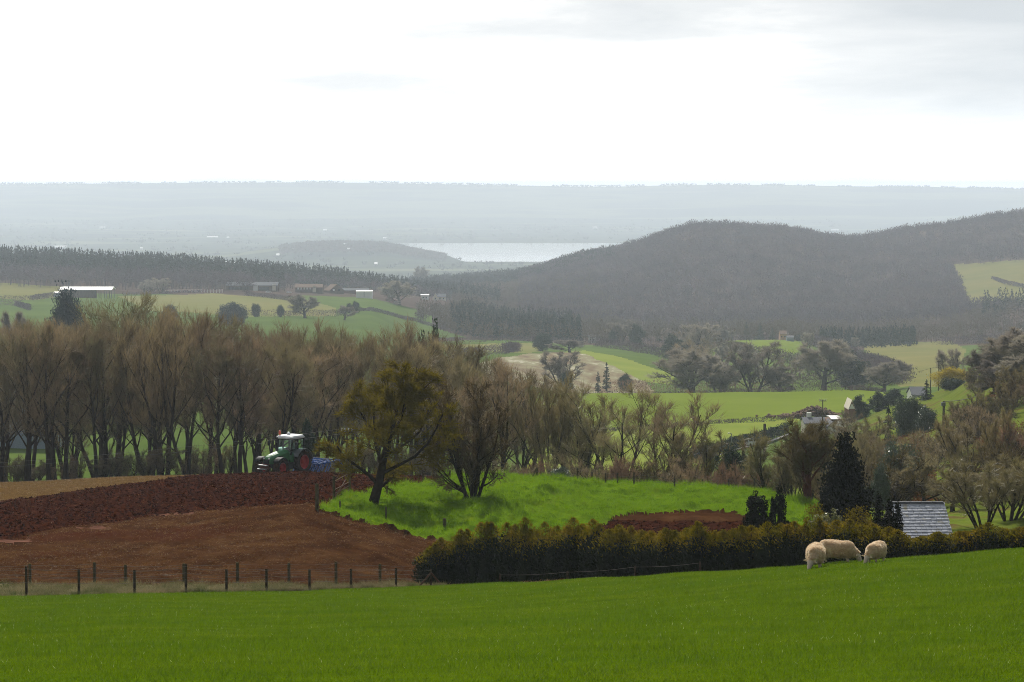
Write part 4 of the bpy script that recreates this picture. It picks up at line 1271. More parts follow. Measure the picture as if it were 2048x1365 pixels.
for i in range(105):
    px, dd = r_.uniform(1330, 1900), r_.uniform(800, 1560)
    y = float(ypix(dd, H(px, dd)))
    if any(inpoly(np.array([px]), np.array([y]), FIELDS[q][3])[0] for q in (9, 11, 13)) or (px < 1390 and dd < 1100) or dd < 765:
        continue
    place(r_.choice(['far', 'farrod', 'scrub']), px, dd, h=r_.uniform(5, 11), label='hazy bare hedgerow tree in the side valley', group=GV)
# ------------------------------------------------------------------ mesh kit for built things
class MB:
    def __init__(s):
        s.b = bmesh.new()

    def box(s, c, d, rot=None, taper=1.0, bev=0.0):
        m = Matrix.LocRotScale(Vector(c), Euler(rot) if rot is not None else None, Vector(d))
        r = bmesh.ops.create_cube(s.b, size=1.0, matrix=m)
        if taper != 1.0:
            for v in r['verts']:
                q = m.inverted() @ v.co
                if q.z > 0:
                    v.co = m @ Vector((q.x * taper, q.y * taper, q.z))
        if bev:
            es = list({e for v in r['verts'] for e in v.link_edges})
            bmesh.ops.bevel(s.b, geom=es, offset=bev, segments=2, affect='EDGES', profile=.5)
        return s

    def bar(s, a, b, r0, r1=None, n=8, caps=True):
        a, b = Vector(a), Vector(b)
        ax = b - a
        m = Matrix.Translation((a + b) / 2) @ ax.to_track_quat('Z', 'Y').to_matrix().to_4x4()
        bmesh.ops.create_cone(s.b, cap_ends=caps, segments=n, radius1=r0, radius2=r0 if r1 is None else r1, depth=ax.length, matrix=m)
        return s

    def beam(s, a, b, w, h):
        a, b = Vector(a), Vector(b)
        ax = b - a
        q = ax.to_track_quat('X', 'Z').to_matrix().to_4x4()
        m = Matrix.Translation((a + b) / 2) @ q @ Matrix.Diagonal((ax.length, w, h, 1))
        bmesh.ops.create_cube(s.b, size=1.0, matrix=m)
        return s

    def pipe(s, pts, r, n=6):
        for a, b in zip(pts[:-1], pts[1:]):
            s.bar(a, b, r, n=n)
        return s

    def ball(s, c, r, sc=(1, 1, 1), sub=2):
        bmesh.ops.create_icosphere(s.b, subdivisions=sub, radius=r, matrix=Matrix.LocRotScale(Vector(c), None, Vector(sc)))
        return s

    def lathe(s, prof, axis='Y', n=28, c=(0, 0, 0)):
        """prof: [(radius, along)] spun about an axis through c"""
        rings = []
        for r, a in prof:
            ring = []
            for k in range(n):
                t = 2 * math.pi * k / n
                q = (r * math.cos(t), a, r * math.sin(t)) if axis == 'Y' else (r * math.cos(t), r * math.sin(t), a)
                ring.append(s.b.verts.new(Vector(q) + Vector(c)))
            rings.append(ring)
        for A, B in zip(rings[:-1], rings[1:]):
            for k in range(n):
                s.b.faces.new((A[k], A[(k + 1) % n], B[(k + 1) % n], B[k]))
        return s

    def loft(s, secs, caps=True):
        """secs: list of rings of points, same count"""
        rings = [[s.b.verts.new(p) for p in sec] for sec in secs]
        n = len(rings[0])
        for A, B in zip(rings[:-1], rings[1:]):
            for k in range(n):
                s.b.faces.new((A[k], A[(k + 1) % n], B[(k + 1) % n], B[k]))
        if caps:
            s.b.faces.new(rings[0][::-1])
            s.b.faces.new(rings[-1])
        return s

    def prism(s, poly, y0, y1):
        """polygon in x,z extruded along y"""
        return s.loft([[(x, y0, z) for x, z in poly], [(x, y1, z) for x, z in poly]])

    def face(s, pts):
        s.b.faces.new([s.b.verts.new(p) for p in pts])
        return s

    def data(s, name, m, smooth=False):
        bmesh.ops.recalc_face_normals(s.b, faces=s.b.faces)
        me = bpy.data.meshes.new(name)
        s.b.to_mesh(me)
        s.b.free()
        me.materials.append(m)
        if smooth:
            me.polygons.foreach_set('use_smooth', np.ones(len(me.polygons), bool))
        return me

    def build(s, name, m, parent=None, smooth=False, **kw):
        return link(name, s.data(name, m, smooth), parent, **kw)


M['post'] = surf('weathered_post', [(0.3, (0.035, 0.026, 0.018)), (0.7, (0.09, 0.068, 0.045))], scale=5, rough=.9, bump=.01)
M['post_green'] = surf('treated_post', [(0.3, (0.06, 0.052, 0.026)), (0.7, (0.12, 0.105, 0.055))], scale=5, rough=.9, bump=.01)
M['wire'] = plain('old_wire', (0.15, 0.135, 0.12), rough=.9, spec=.0)
M['rail'] = plain('rusty_rail', (0.10, 0.055, 0.035), rough=.8, spec=.1)
M['fur'] = None

# ------------------------------------------------------------------ knoll trees
SPEC['mossy'] = dict(r=.24, trunk=.74, stems=1, lean=.20, base=.0, flare=True, kids=(13, 8, 7, 4), start=(.20, .2, .15, .1), wob=(.08, .13, .16, .18), up=(.10, .32, .15, .1), ang=(52, 46, 42, 40),
                     ratio=(.58, .5, .5, .55), rr=(.5, .5, .5, .6), env=E_ROUND, rmin=.012, twigs=(14000, .42, .026), wid=.84, tup=.15)
SPEC['stems'] = dict(r=.115, trunk=.70, stems=8, lean=.55, base=.16, kids=(9, 7, 6, 3), start=(.10, .2, .15, .1), wob=(.06, .11, .14, .17), up=(.14, .40, .25, .2), ang=(40, 42, 42, 40), ratio=(.46, .5, .5, .55),
                     rr=(.5, .5, .5, .6), env=E_ROD, rmin=.011, twigs=(8500, .42, .018), wid=.86, tup=.2)
SPEC['twotrunk'] = dict(r=.22, trunk=.70, stems=2, lean=.07, base=.34, kids=(14, 8, 7, 4), start=(.30, .2, .15, .1), wob=(.04, .10, .14, .17), up=(.08, .45, .25, .2), ang=(46, 42, 42, 40), ratio=(.55, .5, .5, .55),
                        rr=(.5, .5, .5, .6), env=E_ROUND, rmin=.011, twigs=(13000, .40, .018), wid=.80, tup=.25)
for kind, h, mt, mc, lv, sd_ in (('mossy', 8.5, M['dark_bark'], M['moss'], (6000, .12), 12), ('stems', 7.5, M['dark_bark'], M['twig_dark'], (2500, .09), 5), ('twotrunk', 5.6, M['red_bark'], M['twig_dark'], None, 8)):
    b = Bare(sd_, h, SPEC[kind])
    a_, c_ = b.mesh(kind, mt, mc, n0=9, leaves=lv)
    co = np.empty(len(c_.vertices) * 3, np.float32)
    c_.vertices.foreach_get('co', co)
    co = co.reshape(-1, 3)
    VAR[kind] = [(a_, c_, np.percentile(co[:, 2], 99.8), np.percentile(co[:, 0], 98) - np.percentile(co[:, 0], 2))]
o = place('mossy', 742, dfind(742, 1013, 125, 175), ytop=724, wpx=236, label='olive green mossy tree with a thick dark leaning trunk beside the gate', sink=.15)
o.rotation_euler = (0.0, math.radians(6), 0.4)
place('stems', 945, dfind(945, 993, 125, 175), ytop=764, wpx=196, label='dark multi-stemmed tree spreading from a bare earth mound on the knoll', sink=.1)
o = place('twotrunk', 1609, 166, ytop=846, wpx=118, label='round fine twigged tree on two short reddish trunks', sink=.1)
o.rotation_euler.z = 1.2
VAR['yew'] = [evergreen(81, 5.2, 1.75, M['yew'], 150, 90, .22, .0, .32, .16)]
place('yew', 1690, 141, ytop=888, wpx=98, name='yew_tree', label='near black ragged cone shaped yew left of the slate roof')
VAR['clip'] = [evergreen(83 + i, 2.2, .6, M['yew'], 60, 90, .10, .0, .8, .08) for i in range(2)]
place('clip', 1514, 127, ytop=981, wpx=50, name='clipped_conifer', label='wider of two dark rounded conifers at the right end of the knoll', cat='tree')
place('clip', 1556, 127, ytop=981, wpx=34, name='clipped_conifer', label='narrower of two dark rounded conifers at the right end of the knoll', cat='tree')
VAR['dspire'] = [conifer(91 + i, 2.6, .42, M['yew'], power=.5, droop=.05, quadsz=.11, dens=1.6) for i in range(2)]
for px, yt, lb in ((1757, 992, 'leftmost of three dark slim conifers in front of the slate roof'), (1778, 1003, 'middle one of three dark slim conifers in front of the slate roof'),
                   (1794, 1008, 'rightmost of three dark slim conifers in front of the slate roof')):
    place('dspire', px, 117, ytop=yt, wpx=30, name='slim_conifer', label=lb)
M['variegated'] = surf('variegated_leaves', [(0.4, (0.05, 0.07, 0.02)), (0.55, (0.20, 0.20, 0.06)), (0.7, (0.42, 0.40, 0.22))], scale=5, rough=.4, spec=.5, transl=.3)
VAR['varieg'] = [evergreen(95, 1.8, .8, M['variegated'], 50, 80, .09, .0, .9, .15)]
place('varieg', 1655, 116, ytop=1020, wpx=66, name='variegated_bush', cat='shrub', label='pale variegated bush in the hedge below the yew')
VAR['brownbush'] = [evergreen(96, 2.2, 1.0, M['moss'], 50, 60, .10, .0, .8, .2)]
place('brownbush', 1715, 119, ytop=1018, wpx=70, name='brown_bush', cat='shrub', label='ragged olive brown bush between the yew and the slim conifers')
place('brownbush', 1628, 121, ytop=1012, wpx=60, name='brown_bush', cat='shrub', label='ragged brown bush at the foot of the round two trunked tree')

# ------------------------------------------------------------------ conifer hedge
hx = np.array([846, 900, 1000, 1200, 1400, 1600, 1800, 2048, 2200])
hd = np.array([120.5, 121.0, 119.5, 114.0, 109.5, 107.0, 105.0, 103.5, 103])
tx = [838, 850, 870, 890, 915, 950, 985, 1020, 1050, 1090, 1125, 1165, 1190, 1230, 1280, 1330, 1400, 1460, 1520, 1600, 1670, 1700, 1760, 1800, 1850, 1900, 1950, 1990, 2030, 2100, 2250]
ty = [1120, 1098, 1078, 1062, 1056, 1045, 1034, 1036, 1036, 1050, 1046, 1040, 1034, 1044, 1052, 1048, 1046, 1050, 1042, 1040, 1028, 1036, 1046, 1058, 1072, 1062, 1052, 1040, 1056, 1044, 1046]
PTS = [gp(float(x), float(np.interp(x, hx, hd))) for x in np.arange(846, 2200, 4)]
cum = np.cumsum([0] + [(b - a).length for a, b in zip(PTS[:-1], PTS[1:])])
ns = int(cum[-1] / .42)
rng = np.random.default_rng(17)
Cd, Dd, Ct, Dt, core, P0, P1 = [], [], [], [], [], [], []
for i in range(ns):
    sx = (i + rng.uniform(-.6, 1.6)) * cum[-1] / ns
    sx = min(max(sx, 0.0), cum[-1])
    k = min(np.searchsorted(cum, sx), len(PTS) - 1)
    b = PTS[k] + Vector((0, rng.normal(0, .16), 0))
    px = W / 2 + b.x / b.y * F
    h = at(px, float(np.interp(px, tx, ty)), b.y).z - b.z
    h *= rng.uniform(.87, .99) if rng.random() < .85 else rng.uniform(.98, 1.08)
    h = max(h, .7)
    R = rng.uniform(.75, 1.05)
    n = 2000
    f = rng.random(n)
    a = rng.uniform(0, 2 * math.pi, n)
    prof = np.where(f < .58, 1.0, 1 - .95 * ((f - .58) / .42) ** 1.25)
    r = R * prof * np.sqrt(rng.random(n)) * rng.uniform(.85, 1.12, n)
    c = np.stack([b.x + np.cos(a) * r, b.y + np.sin(a) * r, b.z + h * f * .98 + .22 * r], -1)
    d = np.stack([np.cos(a) * .8, np.sin(a) * .8, np.full(n, .75)], -1) + rng.normal(0, .35, (n, 3))
    tipz = b.z + h * (.60 + .12 * rng.normal(0, .5))
    gold = (c[:, 2] + rng.normal(0, .18, n) > tipz)
    Cd.append(c[~gold])
    Dd.append(d[~gold])
    thin = gold & (rng.random(n) < .80)
    Ct.append(c[thin])
    Dt.append(d[thin])
    P0.append(b + Vector((0, 0, -.2)))
    P1.append(b + Vector((0, 0, h)))
    core.append((b, h, R))
M['hedge_dark'] = surf('hedge_leaves', [(0.3, (0.008, 0.0136, 0.004)), (0.7, (0.0208, 0.0306, 0.008))], scale=1.6, rough=.7, spec=.15, transl=.25)
M['hedge_tip'] = surf('scorched_sprays', [(0.3, (0.0765, 0.078, 0.0036)), (0.5, (0.1632, 0.132, 0.0066)), (0.72, (0.2448, 0.1575, 0.012))], scale=.9, detail=5, rough=.8, transl=.5)
root = empty('conifer_hedge', PTS[0], 0, 'long conifer hedge, dark below with golden brown spiky tips, edging the pasture', 'hedge')
o0 = np.array(PTS[0])
Cd, Dd, Ct, Dt = np.concatenate(Cd) - o0, np.concatenate(Dd), np.concatenate(Ct) - o0, np.concatenate(Dt)
parts = [quads(Cd, rng.uniform(.10, .22, len(Cd)), rng.uniform(.05, .09, len(Cd)), Dd, rng)]
cv = []
for b, h, R in core:                                                    # dense inner growth
    nz = 7
    for j in range(nz):
        z = h * .72 * j / (nz - 1)
        rr = R * .72 * (1 - .55 * max(0, j / (nz - 1) - .6) / .4)
        an = np.arange(8) * math.pi / 4
        cv.append(np.stack([b.x + np.cos(an) * rr * rng.uniform(.8, 1.15, 8), b.y + np.sin(an) * rr * rng.uniform(.8, 1.15, 8), np.full(8, b.z + z)], -1))
cv = np.concatenate(cv) - o0
fq = []
base8 = np.arange(8)
for q in range(len(core)):
    for j in range(6):
        A = q * 56 + j * 8
        fq.append(np.stack([A + base8, A + (base8 + 1) % 8, A + 8 + (base8 + 1) % 8, A + 8 + base8], -1))
parts.append((cv, np.concatenate(fq)))
V, Fs = merge(parts)
link('foliage', mesh_np('foliage', V, Fs, M['hedge_dark']), root)
o = link('tip_sprays', mesh_np('tip_sprays', *(lambda q: (q[0], [q[1]]))(quads(Ct, rng.uniform(.10, .20, len(Ct)), rng.uniform(.026, .05, len(Ct)), Dt, rng)), M['hedge_tip']), root)
o['label'] = 'golden brown scorched tips of the hedge'
V, Fq = tubes(np.array(P0) - o0, np.array(P1) - o0, np.full(ns, .04), np.full(ns, .008), 4)
link('stems', mesh_np('stems', V, [Fq], M['bark']), root)


# ------------------------------------------------------------------ fences
def fence(name, label, posts, wires, mat, r=.05, netting=False, extra=()):
    """posts: [(px, d, height, lean)]"""
    b0 = gp(posts[0][0], posts[0][1])
    root = empty(name, b0, 0, label, 'fence')
    tops = []
    for px, d, h, *ln in posts:
        b = gp(px, d) - b0
        lean = ln[0] if ln else 0
        m = MB()
        m.bar((0, 0, -.45), (0, 0, h - .03), r, r * .95, 8).bar((0, 0, h - .03), (0, 0, h), r * .95, r * .7, 8)
        m.build('post', mat, root, loc=b, rot=(random.Random(int(px)).uniform(-.03, .03), lean, 0))
        tops.append((b, h))
    for f in wires:
        P0, P1 = [], []
        for (a, ha), (c, hc) in zip(tops[:-1], tops[1:]):
            pa, pc = a + Vector((0, -r, ha * f)), c + Vector((0, -r, hc * f))
            prev = pa
            for k in range(1, 5):
                q = pa.lerp(pc, k / 4) - Vector((0, 0, .05 * math.sin(math.pi * k / 4)))
                P0.append(prev)
                P1.append(q)
                prev = q
        V, Fq = tubes(P0, P1, np.full(len(P0), .0065), np.full(len(P0), .0065), 4)
        link('wire', mesh_np('wire', V, [Fq], M['wire']), root)
    if netting:
        P0, P1 = [], []
        for (a, ha), (c, hc) in zip(tops[:-1], tops[1:]):
            n = max(2, int((c - a).length / .3))
            for k in range(n):
                q = a.lerp(c, k / n)
                P0.append(q + Vector((0, -r, .05)))
                P1.append(q + Vector((0, -r, min(ha, hc) * .8)))
        V, Fq = tubes(P0, P1, np.full(len(P0), .005), np.full(len(P0), .005), 3)
        link('netting', mesh_np('netting', V, [Fq], M['wire']), root)
    return root, b0


def post_h(px, d, yt):
    return max(.4, at(px, yt, d).z - gp(px, d).z)


FP = [(-60, 1130), (53, 1133), (158, 1139), (269, 1140), (372, 1129), (453, 1139), (533, 1138), (619, 1139), (702, 1138), (792, 1136), (862, 1139)]
root, b0 = fence('wire_fence', 'nearer post and wire fence along the left edge of the pasture', [(x, float(dp(x)) + .3, post_h(x, float(dp(x)) + .3, y)) for x, y in FP], (.45, .7, .93), M['post'], .055)
cp = gp(862, float(dp(862)) + .3) - b0
for s_ in (-1, 1):
    m = MB()
    m.bar(Vector((0, -.02, .62)), Vector((s_ * .62, -.1, -.1)), .045, n=6)
    m.build('brace', M['rail'], root, loc=cp)
BP = [(-30, 1128), (60, 1128), (189, 1125), (251, 1130), (368, 1127), (475, 1125), (578, 1126), (672, 1124), (760, 1128), (838, 1128)]
fence('wire_fence', 'farther post and wire fence between the grass verge and the brown field', [(x, dfind(x, 1167, 106, 126), post_h(x, dfind(x, 1167, 106, 126), y)) for x, y in BP], (.3, .5, .72, .93), M['post_green'], .07)
HP = [(862, 1139), (1000, 1148), (1135, 1146), (1270, 1138), (1400, 1130)]
fence('wire_fence', 'low post and wire fence running along the foot of the conifer hedge', [(x, float(dp(x)) + (.3 if x == 862 else 1.6), .55 if x > 1200 else max(.5, post_h(x, float(dp(x)) + 1.6, y))) for x, y in HP][1:],
      (.92,), M['post'], .05)
KP = [(846, 940), (900, 941), (960, 938), (1010, 938), (1074, 936), (1155, 936), (1184, 944), (1211, 946), (1235, 946), (1268, 945), (1294, 950), (1349, 956), (1405, 959), (1457, 958), (1509, 957), (1560, 965)]
root, b0 = fence('wire_fence', 'netted wire fence along the crest of the grass knoll', [(x, 174 if x > 880 else 178, post_h(x, 174 if x > 880 else 178, y)) for x, y in KP], (.5, .75, .95), M['post'], .055, True)
m = MB()
m.bar((-.55, -.1, -.1), (0, -.05, 1.0), .06, n=6)
m.build('brace', M['post_green'], root, loc=gp(1074, 174) - b0)
for px, yt, yb, lb in ((634, 968, 1021, 'stout lone post at the field corner left of the gate'), (680, 1002, 1026, 'thin short stake in the grass in front of the gate'),
                       (772, 1014, 1040, 'thin stake in the grass right of the mossy tree'), (889, 1037, 1060, 'thick post standing behind the left end of the hedge')):
    d = dfind(px, yb, 120, 170)
    h = post_h(px, d, yt)
    m = MB()
    rr = .10 if px in (634, 889) else .05
    m.bar((0, 0, -.4), (0, 0, h - .04), rr, rr * .95, 8).bar((0, 0, h - .04), (0, 0, h), rr * .95, rr * .7, 8)
    tag(m.build('fence_post', M['post_green'], loc=gp(px, d)), lb, 'post')
# old metal gate
d1, d2 = dfind(668, 1004, 125, 175), dfind(699, 988, 125, 180)
A, B = gp(668, d1), gp(699, d2)
root = empty('field_gate', A, 0, 'old rusty barred gate standing open between two posts beside the mossy tree', 'gate')
Bv = B - A
for q, hh, nm in ((Vector((0, 0, 0)), post_h(668, d1, 952), 'post'), (Bv, post_h(699, d2, 950), 'post')):
    m = MB()
    m.bar((0, 0, -.4), (0, 0, hh), .085, .08, 8)
    m.build(nm, M['post_green'], root, loc=q)
m = MB()
for z in (.25, .5, .75, 1.3):
    m.bar(Vector((0, 0, z * .92)), Bv + Vector((0, 0, z)), .035, n=6)
for f in (.03, .97):
    q = Bv * f
    m.bar(q + Vector((0, 0, .15)), q + Vector((0, 0, 1.3)), .03, n=6)
m.bar(Bv * .03 + Vector((0, 0, .2)), Bv * .97 + Vector((0, 0, 1.25)), .025, n=6)
m.build('bar_panel', M['rail'], root)

# ------------------------------------------------------------------ grass, straw (masses)
def blades(pos, h, w, lean, rng):
    n = len(pos)
    a = rng.uniform(0, 2 * math.pi, n)
    s = np.stack([np.cos(a), np.sin(a), np.zeros(n)], -1) * (w[:, None] / 2)
    t = rng.normal(0, 1, (n, 3)) * (lean * h)[:, None]
    t[:, 2] = h
    V = np.stack([pos - s, pos + s, pos + t], 1).reshape(-1, 3)
    return V, np.arange(3 * n).reshape(n, 3)


def base_noise(P, D, V):
    X, Y = V[:, 0], V[:, 1]
    return V


M['blade'] = surf('pasture_blades', [(0.3, (0.045, 0.098, 0.002)), (0.52, (0.094, 0.165, 0.003)), (0.72, (0.165, 0.215, 0.010))], scale=.45, detail=7, rough=.6, spec=.06, transl=.45, tcol=(0.1696, 0.2597, 0.002),
                   second=(.16, (0.0583, 0.1325, 0.004), .50, .66))
M['blade_glint'] = surf('painted_glint_blades', [(0.5, (0.40, 0.46, 0.20))], rough=.3, spec=.4, transl=.5)  # pale colour paints in sun glints on the grass, besides the real gloss
rng = np.random.default_rng(23)


def pasture_points(n, d0):
    px = rng.uniform(-600, 2600, n)
    u = rng.random(n)
    d1 = dp(px)
    d = np.sqrt(d0 ** 2 + (d1 ** 2 - d0 ** 2) * u)
    V = gpv(px, d)
    t = ((d - 3) / (d1 - 3)) ** 1.25
    V[:, 2] += 0.10 * fbm(V[:, 0] / 6, V[:, 1] / 6, 3, 3) * np.clip((1 - t) * 8, 0, 1)
    return V


n = 680000
V0 = pasture_points(n, 33)
hh = .055 * rng.uniform(.6, 1.5, n) * (1 + .8 * fbm(V0[:, 0] / 1.5, V0[:, 1] / 1.5, 33, 3))
V, Ft = blades(V0, hh, rng.uniform(.008, .018, n), .7, rng)
tag(link('pasture_grass', mesh_np('pasture_grass', V, [Ft], M['blade'])), 'short bright grass of the foreground pasture', 'grass', kind='stuff')
n = 3200
V0 = pasture_points(n, 44)
V, Ft = blades(V0 + [0, 0, .015], .06 * rng.uniform(.6, 1.3, n), rng.uniform(.008, .014, n), .5, rng)
tag(link('glint_grass', mesh_np('glint_grass', V, [Ft], M['blade_glint'])), 'pale blades coloured as glints of light scattered through the pasture', 'grass', kind='stuff')


def on_mid(n, px0, px1, d0, d1, want, noise=None):
    """points on the middle-distance sheet that fall on one of the land classes"""
    px = rng.uniform(px0, px1, n)
    d = np.sqrt(rng.uniform(d0 ** 2, d1 ** 2, n))
    d = np.maximum(d, dp(px) + .02)
    i = np.clip(np.round((px + 420) / 2.5), 0, len(MIDK) - 1).astype(int)
    t = np.clip((d - dp(px)) / (262 - dp(px)), 0, 1) ** .8
    j = np.clip(np.round(t * (nrow - 1)), 0, nrow - 1).astype(int)
    k = np.isin(MIDK[i, j], want)
    q = MIDV[i[k], j[k]] + rng.normal(0, .10, (k.sum(), 3)) * [1, 1, 0]
    return q


q = on_mid(330000, 560, 1680, 118, 186, [3])
cl = fbm(q[:, 0] / 1.1, q[:, 1] / 1.1, 11, 3, .6)
hh = np.clip(.12 + .40 * cl, .025, .5) * rng.uniform(.6, 1.4, len(q))
M['knoll_blade'] = surf('knoll_blades', [(0.3, (0.070, 0.150, 0.003)), (0.5, (0.120, 0.225, 0.005)), (0.75, (0.175, 0.260, 0.012))], scale=.5, detail=7, rough=.6, spec=.08, transl=.5, tcol=(0.21, 0.35, 0.004),
                         second=(.35, (0.232, 0.1395, 0.035), .64, .74))
V, Ft = blades(q, hh, rng.uniform(.012, .03, len(q)), .6, rng)
tag(link('knoll_grass', mesh_np('knoll_grass', V, [Ft], M['knoll_blade'])), 'rough tufty bright grass of the knoll', 'grass', kind='stuff')
q = on_mid(120000, -200, 900, 101, 128, [0])
cl = fbm(q[:, 0] / .9, q[:, 1] / .9, 5, 3)
hh = np.clip(.12 + .3 * cl, .03, .5) * rng.uniform(.5, 1.5, len(q))
M['verge_blade'] = surf('verge_blades', [(0.32, (0.055, 0.085, 0.018)), (0.45, (0.14, 0.14, 0.06)), (0.6, (0.28, 0.23, 0.13))], scale=.7, detail=6, rough=.6, transl=.35)
V, Ft = blades(q, hh, rng.uniform(.012, .026, len(q)), .8, rng)
tag(link('verge_grass', mesh_np('verge_grass', V, [Ft], M['verge_blade'])), 'pale dry and green tussocks between the wire fences', 'grass', kind='stuff')
M['straw_bit'] = surf('straw_bits', [(0.35, (0.12, 0.0663, 0.0225)), (0.65, (0.255, 0.1638, 0.06375))], scale=3, rough=.6, spec=.3, transl=.3)
q = np.concatenate([on_mid(150000, -200, 1200, 108, 215, [2]), on_mid(90000, -200, 700, 140, 225, [5]), on_mid(9000, -200, 1200, 110, 215, [1])])
keep = (fbm(q[:, 0] / 4, q[:, 1] / 2.5, 35, 3) + rng.uniform(-.5, .5, len(q)) > -.12)
q = q[keep]
n = len(q)
dr = rng.normal(0, 1, (n, 3)) * [1, 1, .55] + [0, 0, .35]
V, Fq = quads(q + [0, 0, .04], rng.uniform(.07, .20, n), rng.uniform(.012, .026, n), dr, rng)
tag(link('straw_litter', mesh_np('straw_litter', V, [Fq], M['straw_bit'])), 'broken straw and stubble strewn over the brown field', 'straw', kind='stuff')
M['clod'] = surf('soil_clods', [(0.3, (0.0175, 0.0045, 0.00225)), (0.7, (0.05, 0.0144, 0.0063))], scale=1.5, rough=.95)
q = on_mid(60000, -200, 1600, 108, 215, [1])
n = len(q)
sz = rng.uniform(.03, .11, n)
oct_ = np.array([[1, 0, 0], [0, 1, 0], [-1, 0, 0], [0, -1, 0], [0, 0, .8], [0, 0, -.6]])
V = (q[:, None, :] + oct_[None] * sz[:, None, None] * rng.uniform(.6, 1.3, (n, 6, 1))).reshape(-1, 3)
t8 = np.array([[0, 1, 4], [1, 2, 4], [2, 3, 4], [3, 0, 4], [1, 0, 5], [2, 1, 5], [3, 2, 5], [0, 3, 5]])
Ft = (np.arange(n)[:, None, None] * 6 + t8[None]).reshape(-1, 3)
tag(link('soil_clods', mesh_np('soil_clods', V, [Ft], M['clod'])), 'clods of turned red soil', 'soil', kind='stuff')
# ------------------------------------------------------------------ tractor (x forward, y left, z up; origin under the rear axle)
M['paint_green'] = plain('green_paint', (0.030, 0.17, 0.045), rough=.32, spec=.55, var=.12)
M['paint_red'] = plain('red_rim_paint', (0.42, 0.018, 0.014), rough=.45, spec=.4, var=.2)
M['tyre'] = surf('muddy_tyre', [(0.3, (0.020, 0.014, 0.010)), (0.6, (0.055, 0.034, 0.020)), (0.8, (0.11, 0.065, 0.036))], scale=3, rough=.85, bump=.01)
M['black'] = plain('black_metal', (0.012, 0.012, 0.013), rough=.6, spec=.12)
M['grey_paint'] = plain('grey_plastic', (0.13, 0.135, 0.14), rough=.35, spec=.5)
M['white_paint'] = plain('white_roof_paint', (0.72, 0.73, 0.72), rough=.35, spec=.5, var=.06)
M['blue_paint'] = plain('blue_paint', (0.012, 0.10, 0.36), rough=.28, spec=.8, var=.15)
M['steel'] = plain('worn_steel', (0.42, 0.42, 0.42), rough=.35, metallic=.8)
M['beacon'] = plain('orange_beacon', (0.80, 0.10, 0.02), rough=.25, spec=.6)
M['mud'] = plain('mud_brown', (0.12, 0.055, 0.035), rough=.8)
M['lampglass'] = plain('lamp_glass', (0.75, 0.76, 0.74), rough=.1, spec=.8)
gm_, gt_ = new_mat('cab_glass')
g1 = nd(gt_, 'ShaderNodeBsdfTransparent')
g1.inputs[0].default_value = (0.62, 0.80, 0.74, 1)
g2 = nd(gt_, 'ShaderNodeBsdfGlossy')
g2.inputs[1].default_value = 0.03
fr = nd(gt_, 'ShaderNodeLayerWeight')
fr.inputs[0].default_value = .3
gx = nd(gt_, 'ShaderNodeMixShader')
gt_.links.new(mth(gt_, 'ADD', mth(gt_, 'MULTIPLY', fr.outputs['Facing'], .22), 0.05), gx.inputs[0])
gt_.links.new(g1.outputs[0], gx.inputs[1])
gt_.links.new(g2.outputs[0], gx.inputs[2])
go = nd(gt_, 'ShaderNodeOutputMaterial')
gt_.links.new(gx.outputs[0], go.inputs[0])
M['glass'] = gm_

HEAD = math.atan2(-0.84, -0.54)
tp = gp(586, 209.5)
tr = empty('tractor', tp + Vector((0, 0, .02)), HEAD, 'green farm tractor with red wheel rims working on the brow of the tilled field', 'tractor')


def wheel(parent, c, R, w, side):
    e = link('wheel', None, parent, loc=c)
    s = side
    m = MB()
    rr = R * .60
    m.lathe([(rr, -.40 * w), (R * .80, -.50 * w), (R * .93, -.47 * w), (R * .955, -.3 * w), (R * .955, .3 * w), (R * .93, .47 * w), (R * .80, .50 * w), (rr, .40 * w), (rr, -.40 * w)], n=40)
    n = 20
    for k in range(n):
        for sg in (-1, 1):
            a = 2 * math.pi * (k + (.5 if sg > 0 else 0)) / n
            a2 = a - .20
            p = Vector((math.cos(a) * R * .975, sg * .02, math.sin(a) * R * .975))
            q = Vector((math.cos(a2) * R * .955, sg * .48 * w, math.sin(a2) * R * .955))
            m.beam(p, q, R * .075, R * .06)
    m.build('tyre', M['tyre'], e)
    m = MB()
    o = .36 * w * s
    m.lathe([(rr * 1.02, o * 1.12), (rr * .93, o * 1.05), (rr * .88, o * .55), (rr * .80, o * .15), (rr * .42, o * .12), (rr * .36, o * .55), (rr * .20, o * .62), (.001, o * .62)], n=28)
    m.lathe([(rr * 1.02, -o * 1.1), (rr * .85, -o * .7), (rr * .8, o * .1)], n=28)
    for k in range(8):
        a = k * math.pi / 4
        m.bar((math.cos(a) * rr * .28, o * .55, math.sin(a) * rr * .28), (math.cos(a) * rr * .28, o * .68, math.sin(a) * rr * .28), rr * .04, n=6)
    m.build('rim', M['paint_red'], e)
    return e


for s_ in (1, -1):
    wheel(tr, (0, s_ * .95, .97), .97, .62, s_)
    wheel(tr, (2.85, s_ * .96, .72), .72, .54, s_)
m = MB()
m.box((1.3, 0, .92), (3.3, .60, .50), bev=.05).box((0, 0, .97), (.6, 1.3, .42), bev=.05).bar((2.85, -.75, .72), (2.85, .75, .72), .11, n=10).bar((0, -.8, .97), (0, .8, .97), .13, n=10)
m.box((1.0, .62, .72), (1.0, .30, .55), bev=.06).box((1.0, -.62, .72), (1.0, .30, .55), bev=.06)
m.build('chassis', M['black'], tr)


def hoodring(x, w, z0, z1, c):
    return [(x, -w / 2, z0), (x, -w / 2, z1 - c), (x, -w / 2 + c * .6, z1 - c * .25), (x, -w / 5, z1), (x, w / 5, z1), (x, w / 2 - c * .6, z1 - c * .25), (x, w / 2, z1 - c), (x, w / 2, z0)]


